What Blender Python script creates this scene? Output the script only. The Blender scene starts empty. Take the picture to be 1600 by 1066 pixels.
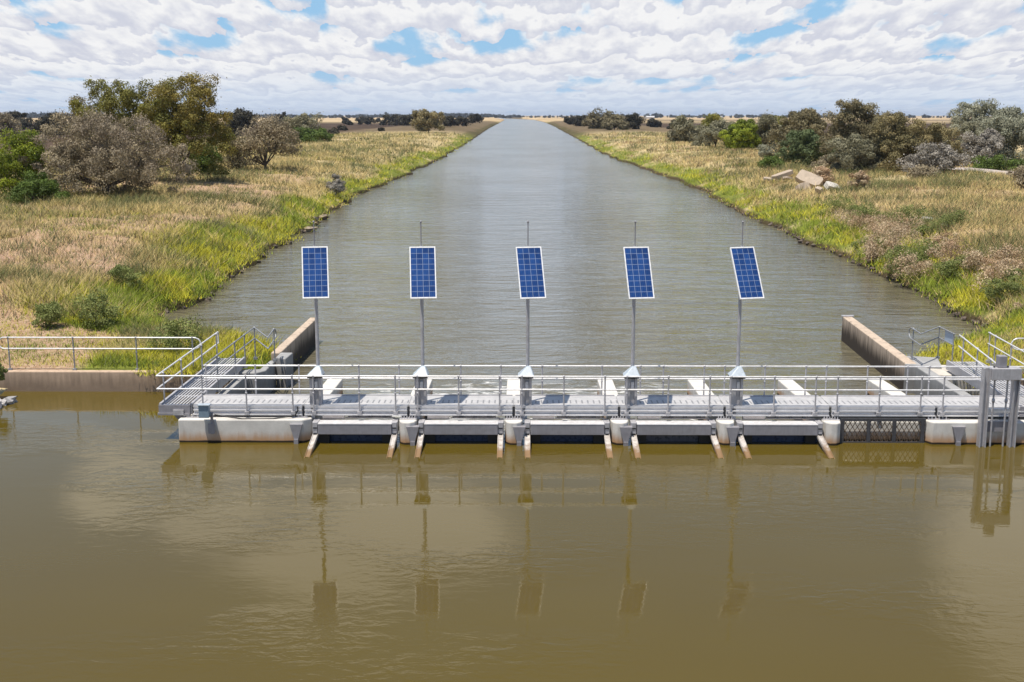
import bpy, math, random
import numpy as np
from mathutils import Vector, Matrix

SC = bpy.context.scene
COL = SC.collection
H = 8.2
# ------------------------------------------------------------------ camera
cam = bpy.data.cameras.new("camera"); camo = bpy.data.objects.new("camera", cam); COL.objects.link(camo)
cam.sensor_width = 36; cam.lens = 36 * 1880 / 1600; cam.clip_start = .1; cam.clip_end = 40000
camo.location = (0, 0, H)
camo.rotation_euler = (math.pi / 2 - math.radians(10.634), 0, math.radians(.4493))
SC.camera = camo
# ------------------------------------------------------------------ sun and sky
SUN = Vector((-.20, -.20, 1)).normalized()
sl = bpy.data.lights.new("sun", 'SUN'); sl.energy = 5.0; sl.angle = math.radians(.53); sl.color = (1, .93, .82)
so = bpy.data.objects.new("sun", sl); COL.objects.link(so); so.rotation_euler = SUN.to_track_quat('Z', 'Y').to_euler()
so.location = (-20, -20, 60)
W = bpy.data.worlds.new("World"); SC.world = W; W.use_nodes = True
SC.view_settings.view_transform = 'Standard'; SC.view_settings.look = 'None'
SC.view_settings.exposure = 0.2; SC.view_settings.gamma = 1.0


class NT:
    """tiny node helper"""
    def __init__(s, tree): s.t = tree; s.n = tree.nodes; s.l = tree.links
    def _in(s, node, idx, v):
        if v is None: return
        if isinstance(v, bpy.types.NodeSocket): s.l.new(v, node.inputs[idx])
        else: node.inputs[idx].default_value = v
    def math(s, op, a, b=None, c=None, clamp=False):
        n = s.n.new('ShaderNodeMath'); n.operation = op; n.use_clamp = clamp
        s._in(n, 0, a); s._in(n, 1, b); s._in(n, 2, c); return n.outputs[0]
    def vmath(s, op, a, b=None):
        n = s.n.new('ShaderNodeVectorMath'); n.operation = op; s._in(n, 0, a); s._in(n, 1, b)
        return n.outputs[0]
    def comb(s, x, y, z):
        n = s.n.new('ShaderNodeCombineXYZ'); s._in(n, 0, x); s._in(n, 1, y); s._in(n, 2, z); return n.outputs[0]
    def sep(s, v):
        n = s.n.new('ShaderNodeSeparateXYZ'); s._in(n, 0, v); return n.outputs
    def noise(s, vec, scale, detail=4, rough=.55, dist=0, lac=2.0):
        n = s.n.new('ShaderNodeTexNoise'); s._in(n, 'Vector', vec); n.inputs['Scale'].default_value = scale
        n.inputs['Detail'].default_value = detail; n.inputs['Roughness'].default_value = rough
        n.inputs['Distortion'].default_value = dist; n.inputs['Lacunarity'].default_value = lac
        return n.outputs[0]
    def ramp(s, f, a, b, va=0., vb=1., smooth=True):
        n = s.n.new('ShaderNodeMapRange'); n.clamp = True
        n.interpolation_type = 'SMOOTHSTEP' if smooth else 'LINEAR'
        s._in(n, 0, f); s._in(n, 1, a); s._in(n, 2, b); s._in(n, 3, va); s._in(n, 4, vb); return n.outputs[0]
    def mix(s, f, a, b, mode='MIX'):
        n = s.n.new('ShaderNodeMix'); n.data_type = 'RGBA'; n.blend_type = mode
        s._in(n, 0, f)
        for i, v in ((6, a), (7, b)):
            if isinstance(v, tuple) and len(v) == 3: v = v + (1,)
            s._in(n, i, v)
        return n.outputs[2]
    def bump(s, h, strength, dist, normal=None):
        n = s.n.new('ShaderNodeBump'); s._in(n, 'Height', h); s._in(n, 'Strength', strength); s._in(n, 'Distance', dist)
        if normal is not None: s._in(n, 'Normal', normal)
        return n.outputs[0]
    def attr(s, name):
        n = s.n.new('ShaderNodeAttribute'); n.attribute_name = name; return n.outputs
    def pos(s): return s.n.new('ShaderNodeNewGeometry').outputs['Position']
    def obj(s): return s.n.new('ShaderNodeTexCoord').outputs['Object']
    def mapv(s, v, scale=(1, 1, 1), loc=(0, 0, 0)):
        n = s.n.new('ShaderNodeMapping'); s._in(n, 0, v); n.inputs['Scale'].default_value = scale
        n.inputs['Location'].default_value = loc; return n.outputs[0]


def build_world():
    t = NT(W.node_tree); W.node_tree.nodes.clear()
    out = t.n.new('ShaderNodeOutputWorld'); bg = t.n.new('ShaderNodeBackground')
    bg.inputs[1].default_value = .094
    sky = t.n.new('ShaderNodeTexSky'); sky.sky_type = 'NISHITA'; sky.sun_disc = False
    sky.sun_elevation = math.asin(SUN.z); sky.sun_rotation = math.atan2(SUN.x, SUN.y)
    sky.altitude = 100; sky.air_density = 1.0; sky.dust_density = .6; sky.ozone_density = 2.0
    d = t.n.new('ShaderNodeTexCoord').outputs['Generated']
    x, y, z = t.sep(d)
    zc = t.math('ADD', t.math('MAXIMUM', z, 0.), .013)
    az = t.math('ARCTAN2', x, y)
    px = t.math('DIVIDE', t.math('MULTIPLY', az, 12.5), t.math('POWER', zc, .22))
    lz = t.math('MULTIPLY', t.math('LOGARITHM', zc, math.e), 2.5)
    yo = 2.3
    p = t.comb(px, lz, yo)
    big = t.noise(p, .8, 2, .5)                              # where clouds stand at all
    mid = t.noise(p, 1.6, 2, .5)
    fine = t.noise(t.vmath('ADD', p, (5.3, 1.7, 0.)), 3.6, 9, .58)
    wig = t.math('ADD', t.math('MULTIPLY', mid, 2.2), t.math('MULTIPLY', fine, 1.15))
    row = t.math('ADD', t.math('MULTIPLY', lz, 1.35), wig)   # rows of cumulus one behind another
    ph = t.math('FRACT', row)                                # 0 at a flat base, 1 at a lit top
    tex = t.math('SUBTRACT', fine, .5)
    lit = t.math('ADD', t.math('MINIMUM', t.ramp(ph, .0, .85, .1, 1.), t.ramp(ph, .91, 1., 1., .28)), t.math('MULTIPLY', tex, 1.3))
    lit = t.math('ADD', t.math('MULTIPLY', lit, t.ramp(mid, .3, .6, .75, 1.05)), .0, clamp=True)
    cut = t.ramp(z, .18, .6, 0., .17, False)
    den = t.math('ADD', t.math('ADD', big, t.math('MULTIPLY', tex, .30)), t.math('MULTIPLY', t.math('SUBTRACT', .5, ph), .10))
    den = t.math('ADD', den, t.ramp(z, .02, .085, .05, -.025))
    cover = t.math('MULTIPLY', t.ramp(t.math('SUBTRACT', den, cut), .34, .44), t.ramp(z, .095, .125, 1., 0.))
    soft = t.noise(t.comb(t.math('MULTIPLY', az, 3.), t.math('MULTIPLY', z, 9.), 0.), 1.2, 6, .6)
    def bank(a0, z0, ra, rz):
        u = t.math('DIVIDE', t.math('SUBTRACT', az, a0), ra); v = t.math('DIVIDE', t.math('SUBTRACT', z, z0), rz)
        r = t.math('SQRT', t.math('ADD', t.math('MULTIPLY', u, u), t.math('MULTIPLY', v, v)))
        return t.ramp(t.math('ADD', r, t.math('MULTIPLY', t.math('SUBTRACT', soft, .5), -1.5)), .6, 1.1, 1., 0.)
    hi = t.math('MAXIMUM', t.math('MAXIMUM', bank(-.13, .335, .14, .055), bank(-.26, .31, .06, .035)), t.math('MAXIMUM', bank(.44, .34, .10, .095), bank(-.33, .29, .05, .03)))
    hi = t.math('MAXIMUM', hi, t.math('MULTIPLY', t.ramp(soft, .56, .66), t.ramp(z, .45, .6)))
    cover = t.math('MAXIMUM', cover, hi)
    lit = t.math('MAXIMUM', lit, t.math('MULTIPLY', hi, t.ramp(z, .11, .18, 0., 1.)))
    low = t.ramp(z, .02, .6, .8, .0)
    skyc = t.mix(low, sky.outputs[0], t.mix(t.ramp(z, .2, .28), t.mix(t.ramp(z, .085, .13), (2.7, 5.3, 8.2), (4.9, 6.8, 9.2)), (2.3, 3.9, 6.2)))
    cc = t.mix(lit, (5.95, 6.15, 7.0), (8.5, 8.5, 8.55))
    col = t.mix(cover, skyc, cc)
    hz = t.ramp(z, .0, .045, 1., 0.)
    hz = t.math('MULTIPLY', hz, .72)
    col = t.mix(hz, col, (5.2, 6.3, 7.9))
    t.l.new(col, bg.inputs[0]); t.l.new(bg.outputs[0], out.inputs[0])
W.cycles.sampling_method = 'MANUAL'; W.cycles.sample_map_resolution = 512
build_world()

# ------------------------------------------------------------------ materials
def mat(name):
    m = bpy.data.materials.new(name); m.use_nodes = True
    t = NT(m.node_tree); b = m.node_tree.nodes['Principled BSDF']
    return m, t, b

def set_in(t, b, **k):
    for a, v in k.items():
        a = {'base': 'Base Color', 'rough': 'Roughness', 'metal': 'Metallic', 'normal': 'Normal', 'ior': 'IOR', 'spec': 'Specular IOR Level'}[a]
        if isinstance(v, tuple) and len(v) == 3: v = v + (1,)
        t._in(b, a, v)

def m_metal(name, c, rough=.45, metal=.35, var=.25, streak=0.):
    m, t, b = mat(name)
    p = t.pos()
    n = t.noise(p, 9, 5, .6); n2 = t.noise(t.mapv(p, (30, 30, 2.5)), 1, 3, .5)
    k = t.math('ADD', t.math('MULTIPLY', n, .6), t.math('MULTIPLY', n2, .4))
    f = t.ramp(k, .3, .7)
    dark = tuple(v * (1 - var) for v in c)
    set_in(t, b, base=t.mix(f, dark, c), metal=metal, rough=t.ramp(n, .3, .7, rough - .1, rough + .15),
           normal=t.bump(n, .15, .004))
    return m

def m_flat(name, c, rough=.6, metal=0.):
    m, t, b = mat(name); n = t.noise(t.pos(), 14, 4, .6)
    set_in(t, b, base=t.mix(t.ramp(n, .3, .7), tuple(v * .8 for v in c), c), rough=rough, metal=metal); return m

def m_concrete(name, c, stain=True, dark=.0, wl=0.0):
    m, t, b = mat(name); p = t.pos()
    n = t.noise(p, 2.2, 6, .62); n2 = t.noise(p, 22, 5, .65)
    st = t.noise(t.mapv(p, (7, 7, .7)), 1, 4, .6)
    base = t.mix(t.ramp(n, .3, .72), tuple(v * .8 for v in c), c)
    base = t.mix(t.math('MULTIPLY', t.ramp(n2, .5, .75), .25), base, tuple(v * .6 for v in c))
    z = t.sep(p)[2]
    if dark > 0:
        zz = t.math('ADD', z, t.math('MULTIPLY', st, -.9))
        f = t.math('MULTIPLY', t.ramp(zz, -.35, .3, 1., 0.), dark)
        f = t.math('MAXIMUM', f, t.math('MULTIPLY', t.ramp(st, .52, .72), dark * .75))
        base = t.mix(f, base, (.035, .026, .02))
    if stain:
        zz = t.math('ADD', z, t.math('MULTIPLY', st, -.28))
        f = t.ramp(zz, wl - .1, wl + .2, 1., 0.)
        base = t.mix(t.math('MULTIPLY', f, .8), base, (.42, .2, .055))
        base = t.mix(t.math('MULTIPLY', t.ramp(st, .55, .8), .3), base, tuple(v * .45 for v in c))
        f2 = t.ramp(t.math('ADD', z, t.math('MULTIPLY', n, -.05)), wl + .01, wl + .045, 1., 0.)
        base = t.mix(f2, base, (.03, .022, .015))
    set_in(t, b, base=base, rough=.85, spec=.25, normal=t.bump(n2, .35, .01))
    return m

M = {}
M['rail'] = m_metal('galvanised_rail', (.80, .79, .79), .38, .25, .18)
M['railgrey'] = m_metal('weathered_rail', (.36, .37, .39), .5, .4, .35)
M['steel'] = m_metal('galvanised_steel', (.52, .51, .53), .5, .35, .25)
M['steel_dull'] = m_metal('dull_galvanised_plate', (.33, .32, .345), .55, .3, .2)
M['alu'] = m_metal('pale_aluminium', (.72, .71, .72), .42, .25, .14)
M['steel_dark'] = m_metal('dark_steel', (.10, .10, .11), .5, .4, .3)
M['navy'] = m_metal('wet_sky_tinted_gate_skin', (.022, .04, .10), .3, .2, .4)  # navy of reflected sky put into the leaf's base colour
M['greyskin'] = m_metal('wet_grey_gate_skin', (.10, .10, .13), .3, .3, .4)
M['hood'] = m_flat('pale_blue_paint', (.42, .48, .54), .4)
M['box'] = m_flat('blue_grey_enamel', (.22, .30, .37), .4)
M['sign'] = m_flat('sign_plate', (.42, .52, .65), .35)
M['black'] = m_flat('black_rubber', (.015, .015, .016), .5)
M['drum'] = m_flat('cream_housing', (.62, .55, .50), .5)
M['conc'] = m_concrete('pale_concrete', (.68, .655, .61))
M['conc_old'] = m_concrete('old_brown_concrete', (.58, .43, .31), False, .5)
M['conc_grey'] = m_concrete('weathered_grey_concrete', (.36, .36, .36), False, .35)
M['conc_tan'] = m_concrete('tan_topped_concrete', (.56, .45, .35), False, .95)
M['rubble'] = m_concrete('broken_concrete', (.47, .385, .30), False, .3)
M['rubble_white'] = m_concrete('pale_broken_concrete', (.60, .56, .50), False, .3)
M['rock'] = m_concrete('bank_rock', (.20, .16, .135), False, .4)
M['rock_pale'] = m_concrete('pale_rock', (.58, .56, .55), False, .2)

def m_rust_arm():
    m, t, b = mat('galvanised_arm_with_rusty_foot'); p = t.pos()
    y = t.sep(p)[1]; n = t.noise(p, 6, 4, .6)
    f = t.ramp(t.math('ADD', y, t.math('MULTIPLY', n, .9)), 29.0, 29.55, 1., 0.)
    base = t.mix(f, t.mix(t.ramp(n, .35, .65), (.40, .36, .33), (.58, .55, .52)), t.mix(n, (.29, .18, .09), (.19, .115, .055)))
    set_in(t, b, base=base, rough=.55, metal=.1); return m
M['arm'] = m_rust_arm()

def m_deck():
    m, t, b = mat('perforated_deck_plate'); p = t.pos(); x, y, z = t.sep(p)
    fx = t.math('FRACT', t.math('MULTIPLY', x, 1 / .15))
    gy = t.math('ABSOLUTE', t.math('SUBTRACT', y, 30.32))
    fx2 = t.math('ABSOLUTE', t.math('SUBTRACT', fx, .5))
    hole = t.math('MULTIPLY', t.ramp(fx2, .1, .16, 1., 0.), t.ramp(gy, .16, .2, 1., 0.))
    n = t.noise(p, 5, 4, .6)
    base = t.mix(t.ramp(n, .3, .7), (.44, .435, .435), (.56, .545, .54))
    base = t.mix(t.math('MULTIPLY', hole, .75), base, (.18, .18, .19))
    set_in(t, b, base=base, metal=.2, rough=.5, normal=t.bump(t.math('MULTIPLY', hole, -1.), .4, .01)); return m
M['deck'] = m_deck()

def m_cells():
    m, t, b = mat('solar_cells'); o = t.obj(); x, y, z = t.sep(o)
    def line(v, n, w):
        f = t.math('FRACT', t.math('MULTIPLY', v, n))
        return t.ramp(t.math('ABSOLUTE', t.math('SUBTRACT', f, .5)), .5 - w, .5 - w * .5, 0., 1.)
    u = t.math('ADD', t.math('DIVIDE', x, .60), .5); v = t.math('ADD', t.math('DIVIDE', y, 1.33), .5)
    l = t.math('MAXIMUM', line(u, 4., .05), line(v, 9., .05))
    bus = line(u, 12., .035)
    cell = t.noise(t.comb(t.math('FLOOR', t.math('MULTIPLY', u, 4.)), t.math('FLOOR', t.math('MULTIPLY', v, 9.)), 0.), 3.1, 1)
    n = t.noise(t.mapv(o, (60, 5, 1)), 1, 2)
    base = t.mix(t.ramp(t.math('ADD', t.math('MULTIPLY', cell, .5), t.math('MULTIPLY', n, .5)), .3, .7), (.006, .026, .11), (.018, .07, .245))
    base = t.mix(t.math('MULTIPLY', bus, .18), base, (.30, .38, .5))
    base = t.mix(t.math('MULTIPLY', l, .42), base, (.48, .54, .64))
    set_in(t, b, base=base, rough=.12, spec=.5); return m
M['cells'] = m_cells()
M['mesh'] = m_metal('rusty_brown_mesh', (.15, .10, .06), .6, .2, .4)
M['white'] = m_flat('white_frame', (.82, .82, .83), .35)

def m_leaf(name='leaves'):
    m, t, b = mat(name); c = t.attr('Col')[0]
    set_in(t, b, base=c, rough=.6, spec=.2)
    tr = t.n.new('ShaderNodeBsdfTranslucent'); t.l.new(c, tr.inputs[0])
    mx = t.n.new('ShaderNodeMixShader'); mx.inputs[0].default_value = .16
    t.l.new(b.outputs[0], mx.inputs[1]); t.l.new(tr.outputs[0], mx.inputs[2])
    t.l.new(mx.outputs[0], t.n['Material Output'].inputs[0]); return m
M['leaf'] = m_leaf('leaves'); M['blade'] = m_leaf('grass_blades')
def _soften():
    m = M['blade']; t = NT(m.node_tree)
    n = t.n.new('ShaderNodeNewGeometry').outputs['Normal']
    v = t.vmath('NORMALIZE', t.vmath('ADD', t.vmath('MULTIPLY', n, (.45, .45, .45)), (0, 0, .8)))
    for nd in t.n:
        if nd.type in ('BSDF_PRINCIPLED', 'BSDF_TRANSLUCENT'): t.l.new(v, nd.inputs['Normal'])
_soften()
M['bark'] = m_flat('bark', (.10, .075, .06), .9)
M['bark_pale'] = m_flat('silvery_bark', (.34, .31, .29), .9)

def m_ground():
    m, t, b = mat('bank_ground'); p = t.pos(); a = t.attr('Col'); r, g, bl = t.sep(a[1])
    n = t.noise(p, .9, 6, .65); n2 = t.noise(p, 6, 5, .65); n3 = t.noise(t.mapv(p, (.02, .006, 0)), 1, 5, .6)
    straw = t.mix(t.ramp(n, .3, .7), (.40, .31, .16), (.56, .45, .26))
    straw = t.mix(t.math('MULTIPLY', t.ramp(n2, .5, .7), .5), straw, (.16, .12, .05))
    green = t.mix(t.ramp(n2, .3, .7), (.08, .11, .012), (.20, .23, .03))
    soil = t.mix(t.ramp(n2, .3, .7), (.30, .17, .105), (.46, .33, .24))
    dark = t.mix(t.ramp(n3, .35, .65), (.05, .033, .022), (.085, .057, .037))  # brown field tone, with cloud shade mixed into the colour
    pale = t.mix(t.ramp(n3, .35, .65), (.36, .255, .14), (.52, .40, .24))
    y = t.sep(p)[1]
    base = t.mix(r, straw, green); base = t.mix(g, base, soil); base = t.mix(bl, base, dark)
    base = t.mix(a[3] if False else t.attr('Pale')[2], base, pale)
    set_in(t, b, base=base, rough=.95, spec=.1, normal=t.bump(n2, .6, .05)); return m
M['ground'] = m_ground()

def m_road():
    m, t, b = mat('gravel_road'); n = t.noise(t.pos(), .7, 6, .7)
    set_in(t, b, base=t.mix(t.ramp(n, .3, .7), (.40, .34, .30), (.52, .46, .42)), rough=.95, spec=.1); return m
M['road'] = m_road()

def m_front_water():
    m, t, b = mat('still_brown_water'); p = t.pos(); x, y, z = t.sep(p)
    q = t.noise(t.mapv(p, (.16, .22, 0)), 1, 2, .5)
    mask = t.ramp(q, .45, .62, .12, 1.)
    a = t.noise(t.mapv(p, (2.2, 4.2, 0)), 1, 3, .55, .6)
    c = t.noise(t.mapv(p, (9., 14., 0)), 1, 2, .5)
    h = t.math('ADD', a, t.math('MULTIPLY', c, .12))
    nrm = t.bump(t.math('MULTIPLY', h, mask), 1.0, .012)
    v = t.noise(t.mapv(p, (.07, .1, 0)), 1, 3)
    base = t.mix(t.ramp(v, .3, .7), (.086, .061, .009), (.094, .068, .011))
    set_in(t, b, base=base, rough=.03, ior=1.333, normal=nrm); return m
M['front_water'] = m_front_water()

def m_canal_water():
    m, t, b = mat('rippled_canal_water'); p = t.pos(); x, y, z = t.sep(p)
    a = t.noise(t.mapv(p, (.46, .95, 0)), 1, 4, .55, 1.4)
    c = t.noise(t.mapv(p, (1.9, 3.7, 0)), 1, 3, .6, .8)
    g = t.noise(t.mapv(p, (.05, .03, 0)), 1, 3, .5)
    amp = t.ramp(g, .3, .7, .55, 1.25)
    w2 = t.noise(t.mapv(p, (.16, .48, 0), (7, 3, 0)), 1, 2, .5, .8)
    h = t.math('MULTIPLY', t.math('ADD', t.math('ADD', a, t.math('MULTIPLY', w2, 1.5)), t.math('MULTIPLY', c, .26)), amp)
    nrm = t.bump(h, 1.0, .13)
    # foam where the gates spill
    fn = t.noise(t.mapv(p, (1.3, 3.2, 0)), 1, 7, .68, .8); fb = t.noise(t.mapv(p, (.33, .25, 0), (3.1, 0, 0)), 1, 2)
    near = t.math('MULTIPLY', t.ramp(y, 36., 42., 1., 0.), t.math('MULTIPLY', t.ramp(x, -6.5, -4., 0., 1.), t.ramp(x, 4.5, 7.5, 1., 0.)))
    fk = t.math('ADD', t.math('MULTIPLY', fn, .62), t.math('ADD', t.math('MULTIPLY', fb, .28), t.math('MULTIPLY', near, .22)))
    foam = t.math('MULTIPLY', t.ramp(fk, .66, .79), t.ramp(near, 0., .3))
    base = t.mix(foam, (.128, .115, .076), (.75, .75, .74))
    set_in(t, b, base=base, rough=t.math('MAXIMUM', t.ramp(y, 40., 300., .05, .16), t.math('MULTIPLY', foam, .7)), ior=1.333, normal=nrm); return m
M['canal_water'] = m_canal_water()

# ------------------------------------------------------------------ builders
ORG = {}
def tag(o, label, cat, group=None):
    o['label'] = label; o['category'] = cat
    if group: o['group'] = group
    return o
def thing(name, loc, label, cat, group=None):
    o = bpy.data.objects.new(name, None); COL.objects.link(o); o.location = loc; o.empty_display_size = .3
    ORG[o] = Vector(loc); return tag(o, label, cat, group)
def struct(o): o['kind'] = 'structure'; return o
def stuff(o): o['kind'] = 'stuff'; return o

class MB:
    def __init__(s): s.v = []; s.f = []; s.sm = []
    def add(s, vs, fs, smooth=False):
        k = len(s.v); s.v += [tuple(v) for v in vs]; s.f += [tuple(i + k for i in f) for f in fs]; s.sm += [smooth] * len(fs); return s
    def box(s, x0, x1, y0, y1, z0, z1, rot=None, c=None):
        vs = [Vector((x, y, z)) for z in (z0, z1) for y in (y0, y1) for x in (x0, x1)]
        if rot is not None:
            c = Vector(c) if c is not None else Vector(((x0 + x1) / 2, (y0 + y1) / 2, (z0 + z1) / 2))
            vs = [rot @ (v - c) + c for v in vs]
        return s.add(vs, [(0, 2, 3, 1), (4, 5, 7, 6), (0, 1, 5, 4), (1, 3, 7, 5), (3, 2, 6, 7), (2, 0, 4, 6)])
    def tube(s, a, b, r, n=8, r2=None):
        a, b = Vector(a), Vector(b); r2 = r if r2 is None else r2
        q = (b - a).to_track_quat('Z', 'Y'); vs = []
        for p, rr in ((a, r), (b, r2)):
            for i in range(n):
                t = 2 * math.pi * i / n; vs.append(p + q @ Vector((rr * math.cos(t), rr * math.sin(t), 0)))
        fs = [(i, (i + 1) % n, n + (i + 1) % n, n + i) for i in range(n)]
        s.add(vs, fs, True); s.add(vs[:n], [tuple(range(n))[::-1]]); s.add(vs[n:], [tuple(range(n))]); return s
    def path(s, pts, r, n=8):
        for a, b in zip(pts, pts[1:]): s.tube(a, b, r, n)
        for p in pts[1:-1]: s.ball(p, r * 1.05)
        return s
    def ball(s, c, r, n=8, sz=1.):
        c = Vector(c); vs = []; m = 5
        for j in range(1, m):
            ph = math.pi * j / m
            for i in range(n):
                t = 2 * math.pi * i / n; vs.append(c + Vector((r * math.sin(ph) * math.cos(t), r * math.sin(ph) * math.sin(t), sz * r * math.cos(ph))))
        vs += [c + Vector((0, 0, r * sz)), c - Vector((0, 0, r * sz))]
        fs = []
        for j in range(m - 2):
            for i in range(n):
                fs.append((j * n + i, (j + 1) * n + i, (j + 1) * n + (i + 1) % n, j * n + (i + 1) % n))
        T = (m - 1) * n
        for i in range(n):
            fs.append((T, i, (i + 1) % n)); fs.append((T + 1, (m - 2) * n + (i + 1) % n, (m - 2) * n + i))
        return s.add(vs, fs, True)
    def prism(s, poly, z0, z1):
        """poly = list of (x, y) counter-clockwise, vertical extrusion"""
        n = len(poly)
        vs = [(x, y, z0) for x, y in poly] + [(x, y, z1) for x, y in poly]
        return s.add(vs, [tuple(range(n))[::-1], tuple(range(n, 2 * n))] + [(i, (i + 1) % n, n + (i + 1) % n, n + i) for i in range(n)])
    def prism_x(s, poly, x0, x1):
        """poly = list of (y, z) counter-clockwise seen from +x"""
        n = len(poly)
        vs = [(x0, y, z) for y, z in poly] + [(x1, y, z) for y, z in poly]
        return s.add(vs, [tuple(range(n))[::-1], tuple(range(n, 2 * n))] + [(i, (i + 1) % n, n + (i + 1) % n, n + i) for i in range(n)])
    def build(s, name, m, parent=None, bevel=0., org=None, label=None):
        o0 = ORG.get(parent, Vector((0, 0, 0))) if org is None else Vector(org)
        me = bpy.data.meshes.new(name)
        me.from_pydata([(v[0] - o0.x, v[1] - o0.y, v[2] - o0.z) for v in s.v], [], s.f)
        me.polygons.foreach_set('use_smooth', s.sm); me.update()
        me.materials.append(M[m] if isinstance(m, str) else m)
        o = bpy.data.objects.new(name, me); COL.objects.link(o)
        if parent is not None: o.parent = parent
        elif org is not None: o.location = org
        ORG[o] = o0
        if bevel:
            b = o.modifiers.new('bevel', 'BEVEL'); b.width = bevel; b.segments = 2; b.limit_method = 'ANGLE'; b.angle_limit = math.radians(35)
        if label: o['label'] = label
        return o

def copy_tree(o, dx=(0, 0, 0), parent=None):
    c = o.copy(); COL.objects.link(c)
    if parent is None: c.location = Vector(o.location) + Vector(dx)
    else: c.parent = parent
    for ch in [q for q in ALLCH(o)]: copy_tree(ch, parent=c)
    return c
def ALLCH(o): return [q for q in list(COL.objects) if q.parent == o]

def np_mesh(name, V, F, m, col=None, parent=None, org=(0, 0, 0), extra=None):
    V = np.asarray(V, np.float32) - np.asarray(org, np.float32); F = np.asarray(F, np.int32); k = F.shape[1]
    me = bpy.data.meshes.new(name)
    me.vertices.add(len(V)); me.vertices.foreach_set('co', V.ravel())
    me.loops.add(F.size); me.loops.foreach_set('vertex_index', F.ravel())
    me.polygons.add(len(F)); me.polygons.foreach_set('loop_start', np.arange(0, F.size, k, dtype=np.int32))
    me.polygons.foreach_set('loop_total', np.full(len(F), k, np.int32))
    me.update(calc_edges=True)
    if col is not None:
        c4 = np.ones((len(V), 4), np.float32); c4[:, :3] = col
        a = me.color_attributes.new('Col', 'FLOAT_COLOR', 'POINT'); a.data.foreach_set('color', c4.ravel())
    if extra is not None:
        a = me.attributes.new(extra[0], 'FLOAT', 'POINT'); a.data.foreach_set('value', np.asarray(extra[1], np.float32))
    me.materials.append(M[m] if isinstance(m, str) else m)
    o = bpy.data.objects.new(name, me); COL.objects.link(o)
    if parent is not None: o.parent = parent
    else: o.location = org
    return o

# ------------------------------------------------------------------ terrain
def hash2(i, j, s):
    n = (i.astype(np.int64) * 374761393 + j.astype(np.int64) * 668265263 + s * 974634777) & 0x7fffffff
    n = ((n ^ (n >> 13)) * 1274126177) & 0x7fffffff
    return ((n ^ (n >> 16)) & 0xffff) / 65535.
def vnoise(x, y, s=0):
    x = np.asarray(x, float); y = np.asarray(y, float)
    i, j = np.floor(x), np.floor(y); u, v = x - i, y - j
    u = u * u * (3 - 2 * u); v = v * v * (3 - 2 * v)
    a, b, c, d = hash2(i, j, s), hash2(i + 1, j, s), hash2(i, j + 1, s), hash2(i + 1, j + 1, s)
    return (a * (1 - u) + b * u) * (1 - v) + (c * (1 - u) + d * u) * v
def fbm(x, y, s=0): return vnoise(x, y, s) * .55 + vnoise(x * 2.1, y * 2.1, s + 7) * .3 + vnoise(x * 4.3, y * 4.3, s + 13) * .15
def sstep(a, b, x): t = np.clip((x - a) / (b - a), 0, 1); return t * t * (3 - 2 * t)

EL = np.array([(20, -8.2), (40.6, -8.2), (41.5, -9.8), (43, -12.2), (45.5, -14.3), (49, -15), (58, -15.1), (68, -15.6), (80, -15.9), (92, -16.2), (112, -17.1), (130, -17.4), (176, -16.3), (240, -15.8), (400, -17), (740, -20.5), (1500, -25), (2200, -30), (3000, -70)])
ER = np.array([(20, 12.4), (38.4, 12.5), (39.5, 13), (42, 15.4), (44.5, 18.1), (47, 18.7), (76, 18.9), (95, 19.4), (112, 19.8), (135, 20.3), (190, 19.6), (250, 18.), (500, 20.5), (960, 25), (1500, 27), (2200, 22), (3000, -30)])
def edge_l(y):
    y = np.asarray(y, float); w = sstep(44, 52, y)
    return np.interp(y, EL[:, 0], EL[:, 1]) + w * ((vnoise(y / 5., y * 0, 3) - .5) * 1.1 + (vnoise(y / 1.7, y * 0, 4) - .5) * .5)
def edge_r(y):
    y = np.asarray(y, float); w = sstep(44, 52, y)
    return np.interp(y, ER[:, 0], ER[:, 1]) + w * ((vnoise(y / 5., y * 0, 5) - .5) * 1.1 + (vnoise(y / 1.7, y * 0, 6) - .5) * .5)
SX = np.array([-4, -1.5, -.12, 0, .12, .8, 2, 3.5, 6, 10, 18, 30, 42, 60, 90, 20000])
SLh = np.array([-1.6, -1.3, -.75, -.22, .05, .42, .85, 1.25, 1.75, 2.05, 2.2, 2.1, 1.7, 1.1, .9, .9])
def height(x, y, side):
    x = np.asarray(x, float); y = np.asarray(y, float)
    s = (edge_l(y) - x) if side < 0 else (x - edge_r(y))
    h = np.interp(s, SX, SLh)
    lump = (fbm(x / 3.1, y / 3.1, 21) - .5) * .5 + (fbm(x / 11, y / 11, 22) - .5) * .7
    h = h + lump * sstep(1.0, 6, s) * np.clip(1.2 - np.abs(s) / 300, .2, 1)
    lim = .62 + .03 * np.clip(y - 36, 0, 50) + sstep(40, 60, y) * 2
    h = np.where(s > .5, np.minimum(h, lim), h)
    h = np.where(y > 3000, np.maximum(h, .9 * sstep(3000, 3060, y)), h)
    return h
def hz(x, y): return float(height(x, y, -1 if x < 2 else 1))

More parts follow.
